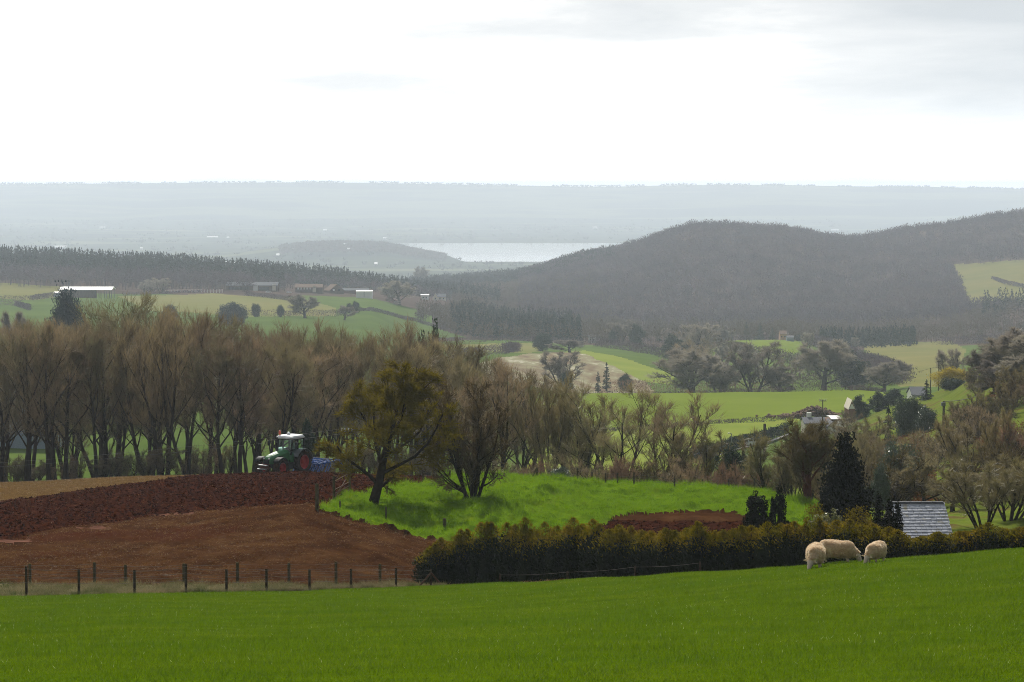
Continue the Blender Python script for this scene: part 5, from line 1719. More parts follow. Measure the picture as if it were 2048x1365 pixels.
m = MB()
m.loft([hoodring(1.15, 1.0, 1.05, 2.02, .22), hoodring(2.2, .95, 1.02, 1.90, .22), hoodring(3.1, .86, 1.0, 1.72, .22), hoodring(3.42, .76, 1.02, 1.58, .22), hoodring(3.52, .64, 1.06, 1.46, .18)])
hood = m.build('bonnet', M['paint_green'], tr)
m = MB()
for k in range(5):
    m.box((2.0 + k * .16, .482, 1.42), (.09, .03, .34)).box((2.0 + k * .16, -.482, 1.42), (.09, .03, .34))
m.build('side_vent', M['black'], hood)
m = MB()
m.box((3.50, 0, 1.22), (.12, .58, .36), bev=.04)
m.build('grille', M['black'], tr)
for s_ in (1, -1):
    m = MB()
    m.ball((3.50, s_ * .26, 1.46), .09, (.5, 1.2, .8))
    m.build('headlight', M['lampglass'], tr, True)
m = MB()
m.box((3.75, 0, .78), (.35, .75, .30), bev=.05)
for s_ in (1, -1):
    m.beam((3.4, s_ * .35, .75), (4.15, s_ * .42, .60), .09, .14)
    m.beam((3.5, s_ * .30, 1.05), (3.9, s_ * .38, .70), .06, .06)
m.build('front_linkage', M['mud'], tr)
m = MB()
m.bar((4.1, -.46, .66), (4.1, .46, .66), .05, n=8).box((3.95, 0, .97), (.25, .85, .06), bev=.02)
m.build('linkage_bar', M['steel'], tr)
# cab
m = MB()
m.box((.40, 0, 1.42), (1.55, 1.50, .50), bev=.06)
m.prism([(1.14, 1.0), (1.14, 1.66), (.55, 1.68), (.28, 1.1)], .60, .80).prism([(1.14, 1.0), (1.14, 1.66), (.55, 1.68), (.28, 1.1)], -.80, -.60)
m.build('cab_base', M['paint_green'], tr)
m = MB()
PC = [((1.18, .70, 1.6), (.98, .72, 2.86)), ((1.18, -.70, 1.6), (.98, -.72, 2.86)), ((-.42, .74, 1.6), (-.50, .74, 2.86)), ((-.42, -.74, 1.6), (-.50, -.74, 2.86)), ((.36, .77, 1.6), (.28, .75, 2.86)), ((.36, -.77, 1.6), (.28, -.75, 2.86))]
for a, b in PC:
    m.beam(a, b, .09, .09)
for a, b in (((.98, .72, 2.84), (.98, -.72, 2.84)), ((-.5, .74, 2.84), (-.5, -.74, 2.84)), ((.98, .72, 2.84), (-.5, .74, 2.84)), ((.98, -.72, 2.84), (-.5, -.74, 2.84))):
    m.beam(a, b, .08, .08)
m.build('cab_frame', M['black'], tr)
for pts in ([(1.17, .64, 1.66), (1.17, -.64, 1.66), (.99, -.66, 2.80), (.99, .66, 2.80)], [(1.12, .745, 1.66), (.42, .775, 1.66), (.34, .755, 2.8), (.94, .73, 2.8)], [(.30, .775, 1.66), (-.38, .75, 1.66), (-.46, .75, 2.8), (.22, .755, 2.8)],
            [(1.12, -.745, 1.66), (.42, -.775, 1.66), (.34, -.755, 2.8), (.94, -.73, 2.8)], [(.30, -.775, 1.66), (-.38, -.75, 1.66), (-.46, -.75, 2.8), (.22, -.755, 2.8)], [(-.43, .68, 1.7), (-.43, -.68, 1.7), (-.50, -.68, 2.8), (-.50, .68, 2.8)]):
    MB().face(pts).build('window', M['glass'], tr)


def roofring(z, x0, x1, w, c):
    return [(x0, -w / 2 + c, z), (x0 + c, -w / 2, z), (x1 - c, -w / 2, z), (x1, -w / 2 + c, z), (x1, w / 2 - c, z), (x1 - c, w / 2, z), (x0 + c, w / 2, z), (x0, w / 2 - c, z)]


m = MB()
m.loft([roofring(2.87, -.60, 1.18, 1.62, .12), roofring(3.00, -.66, 1.26, 1.70, .16), roofring(3.12, -.58, 1.16, 1.58, .22), roofring(3.17, -.40, .95, 1.2, .25)])
m.build('cab_roof', M['white_paint'], tr)
m = MB()
for s_ in (-.55, -.32, .32, .55):
    m.box((1.25, s_, 2.95), (.06, .17, .10), bev=.015)
m.build('work_lamps', M['lampglass'], tr)
m = MB()
m.bar((.95, -.62, 3.1), (.95, -.62, 3.24), .035, n=8).bar((.95, -.62, 3.24), (.95, -.62, 3.46), .10, .085, 12).ball((.95, -.62, 3.46), .085)
m.build('beacon', M['beacon'], tr)
m = MB()
m.bar((.55, .0, 3.14), (.55, .0, 3.26), .16, .14, 12).ball((.55, 0, 3.28), .14, (1, 1, 1.0))
m.build('aerial_dome', M['white_paint'], tr)
m = MB()
m.bar((1.32, -.60, 1.5), (1.32, -.60, 2.55), .085, n=10).bar((1.32, -.60, 2.55), (1.28, -.60, 3.0), .05, n=8)
m.build('exhaust', M['black'], tr)
for s_ in (1, -1):
    m = MB()
    m.pipe([(1.10, s_ * .74, 2.78), (1.35, s_ * 1.25, 2.76), (1.35, s_ * 1.45, 2.72)], .028).box((1.36, s_ * 1.42, 2.48), (.08, .24, .42), bev=.02)
    m.build('mirror', M['black'], tr)
    # rear mudguard, arched over the wheel
    R0 = 1.10
    top = [(R0 * math.cos(t), R0 * math.sin(t) + .97) for t in np.linspace(math.radians(28), math.radians(172), 14)]
    inn = [((R0 - .05) * math.cos(t), (R0 - .05) * math.sin(t) + .97) for t in np.linspace(math.radians(172), math.radians(28), 14)]
    m = MB()
    y0, y1 = sorted((s_ * .62, s_ * 1.26))
    m.prism(top + inn, y0, y1)
    yy = s_ * .66
    sd2 = [(1.06 * math.cos(t), 1.06 * math.sin(t) + .97) for t in np.linspace(math.radians(28), math.radians(172), 14)]
    m.prism(sd2, min(yy, yy - s_ * .05), max(yy, yy - s_ * .05))
    m.build('mudguard', M['grey_paint'], tr)
    R0 = .82
    top = [(2.85 + R0 * math.cos(t), R0 * math.sin(t) + .74) for t in np.linspace(math.radians(35), math.radians(150), 10)]
    inn = [(2.85 + (R0 - .035) * math.cos(t), (R0 - .035) * math.sin(t) + .74) for t in np.linspace(math.radians(150), math.radians(35), 10)]
    y0, y1 = sorted((s_ * .68, s_ * 1.22))
    MB().prism(top + inn, y0, y1).build('front_mudguard', M['black'], tr)
m = MB()
m.box((-.05, 0, 1.78), (.48, .50, .14), bev=.04).box((-.28, 0, 2.12), (.14, .48, .62), bev=.05)
m.build('seat', M['grey_paint'], tr)
m = MB()
m.bar((.85, 0, 1.65), (.66, 0, 2.02), .05, n=8).bar((.67, 0, 2.0), (.65, 0, 2.03), .20, n=16)
m.build('steering_wheel', M['black'], tr)


def union(name, build, voxel, m, disp=None, smooth_it=3):
    """one continuous surface from overlapping lofts"""
    mb = MB()
    build(mb)
    bmesh.ops.recalc_face_normals(mb.b, faces=mb.b.faces)
    me = bpy.data.meshes.new('tmp')
    mb.b.to_mesh(me)
    mb.b.free()
    t = bpy.data.objects.new('tmp', me)
    COL.objects.link(t)
    md = t.modifiers.new('r', 'REMESH')
    md.mode = 'VOXEL'
    md.voxel_size = voxel
    sm = t.modifiers.new('s', 'SMOOTH')
    sm.iterations = smooth_it
    sm.factor = .6
    dg = bpy.context.evaluated_depsgraph_get()
    dg.update()
    out = bpy.data.meshes.new_from_object(t.evaluated_get(dg))
    bpy.data.objects.remove(t)
    out.name = name
    out.materials.clear()
    out.materials.append(m)
    out.polygons.foreach_set('use_smooth', np.ones(len(out.polygons), bool))
    return out


def limb(mb, pts, rs, n=10):
    """tapered round limb with balls at its joints"""
    for (a, b), (ra, rb) in zip(zip(pts[:-1], pts[1:]), zip(rs[:-1], rs[1:])):
        mb.bar(a, b, ra, rb, n)
    for p, r in zip(pts, rs):
        mb.ball(p, r * .995, sub=2)


def person_body(mb):
    mb.ball((0, 0, .12), .17, (1.0, 1.1, .8)).ball((-.03, 0, .36), .17, (.80, 1.1, 1.3)).ball((-.02, 0, .52), .16, (.75, 1.30, .6))
    limb(mb, [(0, 0, .60), (.02, 0, .72)], [.065, .06])
    mb.ball((.03, 0, .82), .10, (1.0, .82, 1.22)).ball((.13, 0, .80), .022)                       # head, nose
    for s in (1, -1):
        mb.ball((.02, s * .085, .81), .026, (.6, .5, 1))
        limb(mb, [(-.02, s * .20, .54), (.10, s * .27, .30), (.42, s * .14, .34)], [.065, .05, .038])
        mb.ball((.46, s * .13, .35), .045, (1.3, .6, .8))
        for f in range(4):
            limb(mb, [(.48, s * (.12 + .02 * f), .36), (.53, s * (.12 + .02 * f), .345), (.535, s * (.12 + .02 * f), .31)], [.011, .010, .009], 6)
        limb(mb, [(.47, s * .10, .35), (.51, s * .075, .37)], [.012, .010], 6)
        limb(mb, [(.02, s * .10, .08), (.42, s * .13, .10), (.44, s * .13, -.30)], [.09, .07, .05])
        mb.ball((.50, s * .13, -.33), .06, (1.6, .7, .7))


M['shirt'] = plain('pale_shirt', (0.45, 0.47, 0.46), rough=.8)
M['skin'] = plain('skin', (0.46, 0.27, 0.19), rough=.6)
M['hair'] = plain('brown_hair', (0.05, 0.03, 0.02), rough=.7)
pme = union('person', person_body, .018, M['shirt'])
pme.materials.append(M['skin'])
pme.materials.append(M['black'])
cz = np.empty(len(pme.polygons) * 3, np.float32)
pme.polygons.foreach_get('center', cz)
cz = cz.reshape(-1, 3)
pme.polygons.foreach_set('material_index', np.where((cz[:, 2] > .67) | ((cz[:, 0] > .40) & (cz[:, 2] > .27)), 1, np.where(cz[:, 2] < .17, 2, 0)).astype(np.int32))
mw = Matrix.Translation(tp + Vector((0, 0, .02))) @ Matrix.Rotation(HEAD, 4, 'Z')
pe = link('person', pme, loc=mw @ Vector((-.02, 0, 1.80)), rot=(0, 0, HEAD))
tag(pe, 'person in a pale shirt sitting at the wheel inside the tractor cab', 'person')
m = MB()
m.ball((.0, 0, .87), .105, (1.05, .95, .85))
m.build('hair', M['hair'], pe, True)

# ------------------------------------------------------------------ blue cultivator coupled behind the tractor
cu = empty('cultivator', mw @ Vector((-1.3, 0, 0)), HEAD, 'blue tined cultivator coupled behind the tractor', 'cultivator')
m = MB()
for x in (-.45, -1.2, -1.95, -2.7):
    m.beam((x, -1.5, .62), (x, 1.5, .62), .11, .11)
for y in (-1.2, -.4, .4, 1.2):
    m.beam((-.4, y, .66), (-3.3, y, .66), .10, .12)
m.build('frame', M['blue_paint'], cu)
m = MB()
for s_ in (1, -1):
    m.beam((-.40, s_ * .35, .60), (-.25, s_ * .13, 1.35), .10, .14)
m.box((-.25, 0, 1.30), (.16, .40, .20), bev=.02).beam((-.25, 0, 1.30), (-1.6, 0, .70), .09, .09)
m.build('headstock', M['blue_paint'], cu)
m = MB()
m.bar((.55, 0, 1.18), (-.25, 0, 1.28), .045, n=8)
for s_ in (1, -1):
    m.bar((.65, s_ * .40, .62), (-.35, s_ * .42, .55), .05, n=8)
m.build('link_arms', M['steel'], cu)
for i, x in enumerate((-.45, -1.2, -1.95)):
    for k in range(5):
        y = -1.3 + k * .62 + (i % 2) * .28
        m = MB()
        arc = [(x, y, .66), (x - .16, y, .80), (x - .34, y, .72), (x - .36, y, .45), (x - .22, y, .20), (x - .02, y, .0), (x + .08, y, -.10)]
        for a, b in zip(arc[:-1], arc[1:]):
            m.beam(a, b, .07, .05)
        m.build('tine', M['blue_paint'], cu)
for y in (-1.1, -.55, 0, .55, 1.1):
    m = MB()
    m.lathe([(.001, .02), (.27, 0), (.27, -.02), (.001, -.03)], n=20, c=(-2.7, y, .28))
    m.beam((-2.7, y + .04, .28), (-2.7, y + .04, .62), .05, .05)
    m.build('disc', M['steel'], cu)
m = MB()
for k in range(11):
    y = -1.45 + k * .29
    m.lathe([(.24, -.05), (.30, 0), (.24, .05), (.16, .05), (.16, -.05), (.24, -.05)], n=20, c=(-3.45, y, .29))
m.bar((-3.45, -1.5, .29), (-3.45, 1.5, .29), .12, n=12)
m.build('packer_roller', M['tyre'], cu)
m = MB()
m.beam((-3.1, -1.5, .74), (-3.1, 1.5, .74), .10, .10)
for s_ in (1, -1):
    m.beam((-3.0, s_ * 1.53, .74), (-3.5, s_ * 1.53, .30), .05, .10)
m.build('roller_arm', M['blue_paint'], cu)


# ------------------------------------------------------------------ sheep
M['wool'] = surf('cream_fleece', [(0.3, (0.5269, 0.3523, 0.207)), (0.55, (0.7902, 0.6433, 0.4485)), (0.75, (0.9747, 0.9189, 0.7417))], scale=7, detail=6, rough=1, bump=.02, bscale=22, transl=.2)
M['fibre'] = surf('fleece_locks', [(0.3, (0.6325, 0.475, 0.308)), (0.55, (0.828, 0.7, 0.532)), (0.75, (0.966, 0.9, 0.784))], scale=6, detail=5, rough=1, transl=.6)
M['sheepface'] = plain('pale_face_hair', (0.58, 0.46, 0.38), rough=.8, var=.12)
M['hoof'] = plain('dark_horn', (0.05, 0.04, 0.035), rough=.6)


def sheep_build(pose):
    """x forward; back at about .78; grazing head reaches the grass"""
    def f(mb):
        n = 16

        def ring(x, z, ry, rz):
            return [(x, ry * math.cos(t), z + rz * math.sin(t)) for t in np.linspace(0, 2 * math.pi, n, endpoint=False)]
        mb.loft([ring(-.60, .55, .09, .13), ring(-.56, .55, .20, .23), ring(-.42, .54, .27, .29), ring(-.15, .52, .30, .30), ring(.15, .51, .30, .29), ring(.38, .51, .27, .28), ring(.52, .50, .20, .23), ring(.60, .48, .10, .14)])
        hy = pose['hy']
        nk = [Vector((.42, 0, .52)), Vector((.58, hy * .35, .42)), Vector((.70, hy * .8, .30))]
        limb(mb, nk, [.20, .155, .115])
        h0, h1 = Vector((.72, hy * .8, .33)), Vector((.84, hy * 1.15, .07))
        limb(mb, [h0, h0.lerp(h1, .45), h1], [.105, .092, .058])
        d = (h1 - h0).normalized()
        s = d.cross(Vector((1, 0, .3))).normalized()
        for sg in (1, -1):
            e = h0 + s * sg * .075
            limb(mb, [e, e + s * sg * .10 + Vector((-.02, 0, .012)), e + s * sg * .18 + Vector((-.03, 0, .0))], [.03, .036, .014], 6)
        for (x, y, kx) in ((.36, .15, pose['f'][0]), (.36, -.15, pose['f'][1])):
            limb(mb, [(x, y, .40), (x + .01 + kx * .4, y, .22), (x + kx, y, .03)], [.085, .042, .036])
            mb.ball((x + kx + .02, y, .025), .042, (1.25, .9, .8))
        for (x, y, kx) in ((-.42, .15, pose['f'][2]), (-.42, -.15, pose['f'][3])):
            limb(mb, [(x, y, .42), (x + .07 + kx * .3, y, .31), (x - .05 + kx, y, .20), (x - .01 + kx, y, .03)], [.12, .07, .042, .036])
            mb.ball((x + kx + .01, y, .025), .042, (1.25, .9, .8))
        limb(mb, [(-.58, 0, .62), (-.66, 0, .50), (-.66, 0, .36)], [.05, .045, .03])
    me = union('sheep', f, .017, M['wool'], smooth_it=2)
    me.materials.append(M['sheepface'])
    me.materials.append(M['hoof'])
    nv = len(me.vertices)
    co = np.empty(nv * 3, np.float32)
    me.vertices.foreach_get('co', co)
    co = co.reshape(-1, 3)
    no = np.empty(nv * 3, np.float32)
    me.vertices.foreach_get('normal', no)
    no = no.reshape(-1, 3)
    hy = pose['hy']
    h0, h1 = np.array([.72, hy * .8, .33]), np.array([.84, hy * 1.15, .07])
    hd_ = np.linalg.norm(co - (h0 + h1) / 2, axis=1)
    face = (hd_ < .195) | ((np.abs(co[:, 2] - .33) < .09) & (np.linalg.norm(co - h0, axis=1) < .32) & (co[:, 0] > .60) & (np.linalg.norm(co - h0, axis=1) > .10))
    leg = (co[:, 2] < .24) & (co[:, 0] < .60)
    wool = ~(face | leg)
    lump = fbm(co[:, 0] * 9 + co[:, 2] * 5, co[:, 1] * 9 - co[:, 2] * 7, 77, 3)
    co = co + no * (np.where(wool, .018 + .035 * lump, 0))[:, None]
    me.vertices.foreach_set('co', co.ravel())
    npoly = len(me.polygons)
    c = np.empty(npoly * 3, np.float32)
    me.polygons.foreach_get('center', c)
    c = c.reshape(-1, 3)
    fh = (np.linalg.norm(c - (h0 + h1) / 2, axis=1) < .195)
    lg = (c[:, 2] < .24) & (c[:, 0] < .60)
    hf = (c[:, 2] < .05) & ~fh
    ms = (np.linalg.norm(c - (h1 + [.01, 0, -.04]), axis=1) < .05)
    me.polygons.foreach_set('material_index', np.where(hf | ms, 2, np.where(fh | lg, 1, 0)).astype(np.int32))
    me.update()
    # fleece locks standing off the coat
    r = np.random.default_rng(3)
    NF = 16000
    idx = r.choice(np.where(wool)[0], NF)
    dr = no[idx] * .8 + r.normal(0, .35, (NF, 3)) + [0, 0, -.25]
    V, Fq = quads(co[idx] + no[idx] * .008, r.uniform(.035, .085, NF), r.uniform(.008, .016, NF), dr, r)
    return me, mesh_np('fleece', V, [Fq], M['fibre']), h0, h1


for px, d, rz, size, pose, lb in ((1631, 86.4, math.radians(-100), 1.0, dict(hy=-.16, f=(.05, -.04, .04, -.05)), 'cream sheep grazing head on to the viewer, leftmost of the three'),
                                  (1674, 88.6, math.radians(-10), .98, dict(hy=.02, f=(-.03, .05, .03, -.04)), 'cream sheep seen side on, grazing close behind the leftmost one'),
                                  (1752, 86.4, math.radians(-118), .86, dict(hy=-.14, f=(.04, -.03, .0, .04)), 'cream sheep grazing on its own, rightmost of the three')):
    me, fl, h0, h1 = sheep_build(pose)
    o = link('sheep', me, loc=gp(px, d, -.01), rot=(0, 0, rz), scale=(size,) * 3)
    tag(o, lb, 'sheep', 'sheep grazing at the edge of the pasture')
    link('fleece', fl, o)
    for sg in (1, -1):
        s = (h1 - h0)
        s = Vector(s).cross(Vector((1, 0, .3))).normalized()
        MB().ball(Vector(h0 * .62 + h1 * .38) + s * sg * .085 + Vector((.035, 0, .01)), .016).build('eye', M['hoof'], o, True)
# ------------------------------------------------------------------ buildings
M['slate'] = surf('wet_slate', [(0.35, (0.2363, 0.2531, 0.2869)), (0.55, (0.3712, 0.3881, 0.4387)), (0.7, (0.5063, 0.5231, 0.5569))], scale=3.5, detail=8, rough=.32, spec=.5, bump=.004, bscale=20, second=(2.2, (0.2869, 0.2531, 0.1519), .58, .70))
M['ridge_tile'] = plain('dark_ridge_tile', (0.05, 0.05, 0.056), rough=.45)
M['stone'] = surf('rubble_stone', [(0.3, (0.11, 0.085, 0.06)), (0.7, (0.26, 0.21, 0.16))], scale=4, rough=.9, bump=.03)
M['timber'] = surf('old_boards', [(0.3, (0.09, 0.058, 0.038)), (0.7, (0.17, 0.115, 0.075))], scale=.8, rough=.9, stretch=(6, 6, .6))
M['white_sheet'] = surf('pale_sheet_roof', [(0.3, (0.74, 0.74, 0.72)), (0.7, (0.85, 0.85, 0.84))], scale=.3, rough=.6, spec=.2)
M['white_wall'] = plain('white_render', (0.78, 0.77, 0.72), rough=.7, var=.06)
M['cream_wall'] = plain('cream_render', (0.62, 0.56, 0.44), rough=.7, var=.08)
M['grey_roof'] = plain('grey_roof', (0.12, 0.125, 0.14), rough=.85, spec=.05)
M['brown_roof'] = plain('brown_roof', (0.17, 0.115, 0.085), rough=.9, spec=.05)
M['brick'] = surf('red_brick', [(0.3, (0.16, 0.09, 0.065)), (0.7, (0.25, 0.14, 0.105))], scale=5, rough=.85, bump=.01)
M['dark_open'] = plain('dark_window', (0.015, 0.017, 0.02), rough=.2, spec=.6)
M['orange_wall'] = plain('orange_render', (0.55, 0.33, 0.18), rough=.8)
M['blue_grey'] = plain('blue_grey_sheet', (0.22, 0.27, 0.32), rough=.5)
M['pink_rail'] = plain('pale_rails', (0.52, 0.38, 0.33), rough=.8)

# slate roofed outbuilding behind the hedge
d = 131.0
R1, R2 = at(1778, 1006, d), at(1889, 1006, d)
gz = gp(1833, d).z
Lr = R2.x - R1.x
ob = empty('slate_outbuilding', Vector(((R1.x + R2.x) / 2, d, gz)), math.radians(2.5), 'small outbuilding with a shining grey slate roof behind the hedge', 'outbuilding')
zr = R1.z - gz
run, rise = 3.0, 1.95
ze = zr - rise
m = MB()
m.prism([(-Lr / 2 + .15, -.5), (Lr / 2 - .15, -.5), (Lr / 2 - .15, ze), (-Lr / 2 + .15, ze)], -run + .25, run - .25)
wl = m.build('wall', M['stone'], ob)
for s_ in (1, -1):
    x = s_ * (Lr / 2 - .15)
    m = MB()
    m.loft([[(x - .2 * (s_ > 0), -run + .25, ze), (x - .2 * (s_ > 0), run - .25, ze), (x - .2 * (s_ > 0), 0, zr - .12)], [(x + .2 * (s_ < 0), -run + .25, ze), (x + .2 * (s_ < 0), run - .25, ze), (x + .2 * (s_ < 0), 0, zr - .12)]])
    m.build('gable', M['stone'], ob)
m = MB()
rr = random.Random(6)
nrow_ = 15
for side in (-1, 1):
    for j in range(nrow_):
        f0, f1 = j / nrow_, (j + 1.25) / nrow_
        x = -Lr / 2 - (j % 2) * .14
        while x < Lr / 2:
            w_ = .27 + rr.uniform(-.03, .03)
            xa, xb = max(x, -Lr / 2), min(x + w_ - .012, Lr / 2)
            if xb - xa > .03:
                lift = .012 + rr.uniform(0, .016)
                z = lambda f, o: ze + rise * f + o
                y = lambda f: side * run * (1 - f)
                a, b = (xa, y(f0), z(f0, .045 + lift)), (xb, y(f0), z(f0, .045 + lift + rr.uniform(-.006, .006)))
                f1c = min(f1, 1.0)
                c_, e_ = (xb, y(f1c), z(f1c, .022)), (xa, y(f1c), z(f1c, .022))
                low = [(p[0], p[1], p[2] - .02) for p in (a, b, c_, e_)]
                m.loft([low, [a, b, c_, e_]])
            x += w_
rf = m.build('roof', M['slate'], ob)
m = MB()
k = 0
x = -Lr / 2 - .04
while x < Lr / 2 - .1:
    xe = min(x + .56, Lr / 2 + .04)
    m.loft([[(x, -.17, zr - .05), (x, -.07, zr + .07), (x, .07, zr + .07), (x, .17, zr - .05)], [(xe, -.17, zr - .055), (xe, -.07, zr + .062), (xe, .07, zr + .062), (xe, .17, zr - .055)]])
    x += .57
m.build('ridge_tiles', M['ridge_tile'], rf)
# white painted frame behind the hedge
e = empty('garden_frame', gp(1974, 106.3), 0, 'white painted wooden frame just showing through the hedge at far right', 'frame')
zt = at(1974, 1073, 106.3).z - gp(1974, 106.3).z
m = MB()
m.box((0, 0, zt - .05), (.56, .05, .09), bev=.01).box((-.25, 0, zt / 2 - .1), (.06, .05, zt - .1)).box((.25, 0, zt / 2 - .1), (.06, .05, zt - .1))
m.build('frame_bars', M['white_wall'], e)
MB().box((-.04, .02, zt - .28), (.34, .03, .22)).build('panel', M['white_wall'], e)


def house(name, label, cat, px, d, w, depth, hw, hr, wallm, roofm, rz=0.0, gable_front=False, feats=(), over=.25, sink=1.5, yb=None):
    """pitched-roof building; front faces the viewer at -y. feats: (kind, x, z, w, h, material)"""
    p = gp(px, d)
    e = empty(name, p, rz, label, cat)
    m = MB()
    if gable_front:
        m.loft([[(-w / 2, -depth / 2, -sink), (w / 2, -depth / 2, -sink), (w / 2, -depth / 2, hw), (0, -depth / 2, hw + hr), (-w / 2, -depth / 2, hw)],
                [(-w / 2, depth / 2, -sink), (w / 2, depth / 2, -sink), (w / 2, depth / 2, hw), (0, depth / 2, hw + hr), (-w / 2, depth / 2, hw)]])
    else:
        m.loft([[(-w / 2, -depth / 2, -sink), (-w / 2, depth / 2, -sink), (-w / 2, depth / 2, hw), (-w / 2, 0, hw + hr), (-w / 2, -depth / 2, hw)],
                [(w / 2, -depth / 2, -sink), (w / 2, depth / 2, -sink), (w / 2, depth / 2, hw), (w / 2, 0, hw + hr), (w / 2, -depth / 2, hw)]])
    m.build('wall', wallm, e)
    m = MB()
    t = .14
    if gable_front:
        k = hr / (w / 2)
        for s in (-1, 1):
            xo = s * (w / 2 + over)
            m.loft([[(0, -depth / 2 - over, hw + hr + .03), (xo, -depth / 2 - over, hw - k * over + .03), (xo, -depth / 2 - over, hw - k * over + .03 + t), (0, -depth / 2 - over, hw + hr + .03 + t)],
                    [(0, depth / 2 + over, hw + hr + .03), (xo, depth / 2 + over, hw - k * over + .03), (xo, depth / 2 + over, hw - k * over + .03 + t), (0, depth / 2 + over, hw + hr + .03 + t)]])
    else:
        k = hr / (depth / 2)
        for s in (-1, 1):
            yo = s * (depth / 2 + over)
            m.loft([[(-w / 2 - over, 0, hw + hr + .03), (-w / 2 - over, yo, hw - k * over + .03), (-w / 2 - over, yo, hw - k * over + .03 + t), (-w / 2 - over, 0, hw + hr + .03 + t)],
                    [(w / 2 + over, 0, hw + hr + .03), (w / 2 + over, yo, hw - k * over + .03), (w / 2 + over, yo, hw - k * over + .03 + t), (w / 2 + over, 0, hw + hr + .03 + t)]])
    roof = m.build('roof', roofm, e)
    for kind, x, z, ww, hh, mt in feats:
        if kind == 'chimney':
            MB().box((x, .2, z), (ww, ww, hh)).build('chimney', mt, roof)
        else:
            MB().box((x, -depth / 2 - .03, z), (ww, .08, hh)).build(kind, mt, e)
    return e


PXM = lambda d: d / F
# farm on the hill at left
db = dfind(175, 596, 1350, 1900)
u = PXM(db)
bar_ = empty('open_barn', gp(175, db), 0, 'long barn with a shining white roof and one open end, at far left', 'barn')
m = MB()
m.box((-17 * u, 0, 7 * u), (64 * u, 14, 18 * u))
m.build('wall', M['timber'], bar_)
for k in range(4):
    for y in (-6.5, 6.5):
        MB().box(((20 + k * 10.5) * u, y, 7 * u), (.35, .35, 20 * u)).build('post', M['grey_paint'], bar_)
m = MB()
hz = 16 * u
for s_ in (1, -1):
    m.loft([[(-53 * u, 0, hz + 1.7), (-53 * u, s_ * 8, hz), (-53 * u, s_ * 8, hz + .3), (-53 * u, 0, hz + 2.0)], [(53 * u, 0, hz + 1.7), (53 * u, s_ * 8, hz), (53 * u, s_ * 8, hz + .3), (53 * u, 0, hz + 2.0)]])
m.build('roof', M['white_sheet'], bar_)
house('lean_to', 'small pale blue grey shed joined to the left end of the open barn', 'shed', 116, db - 2, 13 * u, 8, 9 * u, .6, M['blue_grey'], M['white_sheet'])


def farm(name, label, cat, x0, x1, yt, yb, wallm, roofm, roof_px=5, depth=9, gf=False, feats=(), d0=1350, d1=2080, rz=0):
    d = dfind((x0 + x1) / 2, yb, d0, d1)
    u = PXM(d)
    f2 = [(k, (x - (x0 + x1) / 2) * u, (yb - y) * u, w * u, h * u, mt) for k, x, y, w, h, mt in feats]
    return house(name, label, cat, (x0 + x1) / 2, d, (x1 - x0) * u, depth, (yb - yt - roof_px) * u, roof_px * u, wallm, roofm, rz, gf, f2)


farm('cattle_shed', 'long low dark cattle shed with two pale doors, left of the farm', 'shed', 455, 557, 565, 583, M['timber'], M['grey_roof'], 6, 14,
     feats=[('doorway', 480, 577, 40, 8, M['dark_open']), ('door', 513, 576, 9, 12, M['white_wall']), ('doorway', 530, 577, 20, 8, M['dark_open']), ('door', 550, 575, 7, 12, M['cream_wall'])])
farm('farm_shed', 'brown roofed farm shed with a row of small pale openings', 'shed', 592, 646, 569, 586, M['timber'], M['brown_roof'], 6, 12,
     feats=[('window', 598 + 6 * k, 577, 3.4, 3.4, M['white_wall']) for k in range(5)] + [('door', 630, 578, 7, 13, M['cream_wall'])])
farm('timbered_house', 'timber gabled farmhouse with a steep brown roof in the farmyard', 'house', 652, 684, 569, 587, M['timber'], M['brown_roof'], 12, 10, True, feats=[('window', 661, 580, 4, 4, M['white_wall']), ('window', 673, 580, 4, 4, M['dark_open'])], rz=.5)
farm('long_shed', 'low grey roofed shed stretching right of the timbered farmhouse', 'shed', 684, 738, 577, 588, M['brick'], M['grey_roof'], 4, 9)
farm('white_shed', 'bright white flat roofed shed at the right end of the farm', 'shed', 713, 745, 581, 596, M['white_wall'], M['white_sheet'], 2, 10, feats=[('corner_post', 729, 588, .8, 11, M['grey_roof'])])
farm('white_cottage', 'cream gabled cottage with a grey roof at the edge of the brown wood', 'house', 876, 892, 588, 602, M['cream_wall'], M['grey_roof'], 6, 9, False,
     feats=[('window', 880, 597, 2.4, 3, M['dark_open']), ('window', 887, 597, 2.4, 3, M['dark_open'])])
farm('cottage_wing', 'cream gable end of the cottage facing down the valley', 'house', 866, 876, 587, 602, M['cream_wall'], M['grey_roof'], 7, 9, True, feats=[('window', 871, 597, 2.2, 3, M['dark_open'])])
farm('white_annexe', 'small white flat building left of the cream cottage', 'outbuilding', 842, 858, 589, 600, M['white_wall'], M['white_sheet'], 1.5, 8, feats=[('window', 847, 595, 3, 3, M['dark_open']), ('window', 853, 595, 3, 3, M['dark_open'])])
farm('orange_house', 'distant orange walled house under the wooded hill beside dark firs', 'house', 1559, 1572, 662, 681, M['orange_wall'], M['brown_roof'], 6, 9, False, feats=[('window', 1562, 673, 2, 2.5, M['dark_open']), ('window', 1568, 673, 2, 2.5, M['dark_open'])], d0=1250, d1=1640)
farm('grey_garage', 'grey low garage right of the distant orange house', 'outbuilding', 1573, 1586, 672, 683, M['blue_grey'], M['grey_roof'], 3, 8, d0=1250, d1=1640)
farm('white_house', 'small white house at the foot of the spruce wood', 'house', 1176, 1191, 669, 685, M['white_wall'], M['grey_roof'], 5, 8, False, feats=[('window', 1180, 679, 2, 3, M['dark_open']), ('window', 1187, 679, 2, 3, M['dark_open'])], d0=1300, d1=1560)
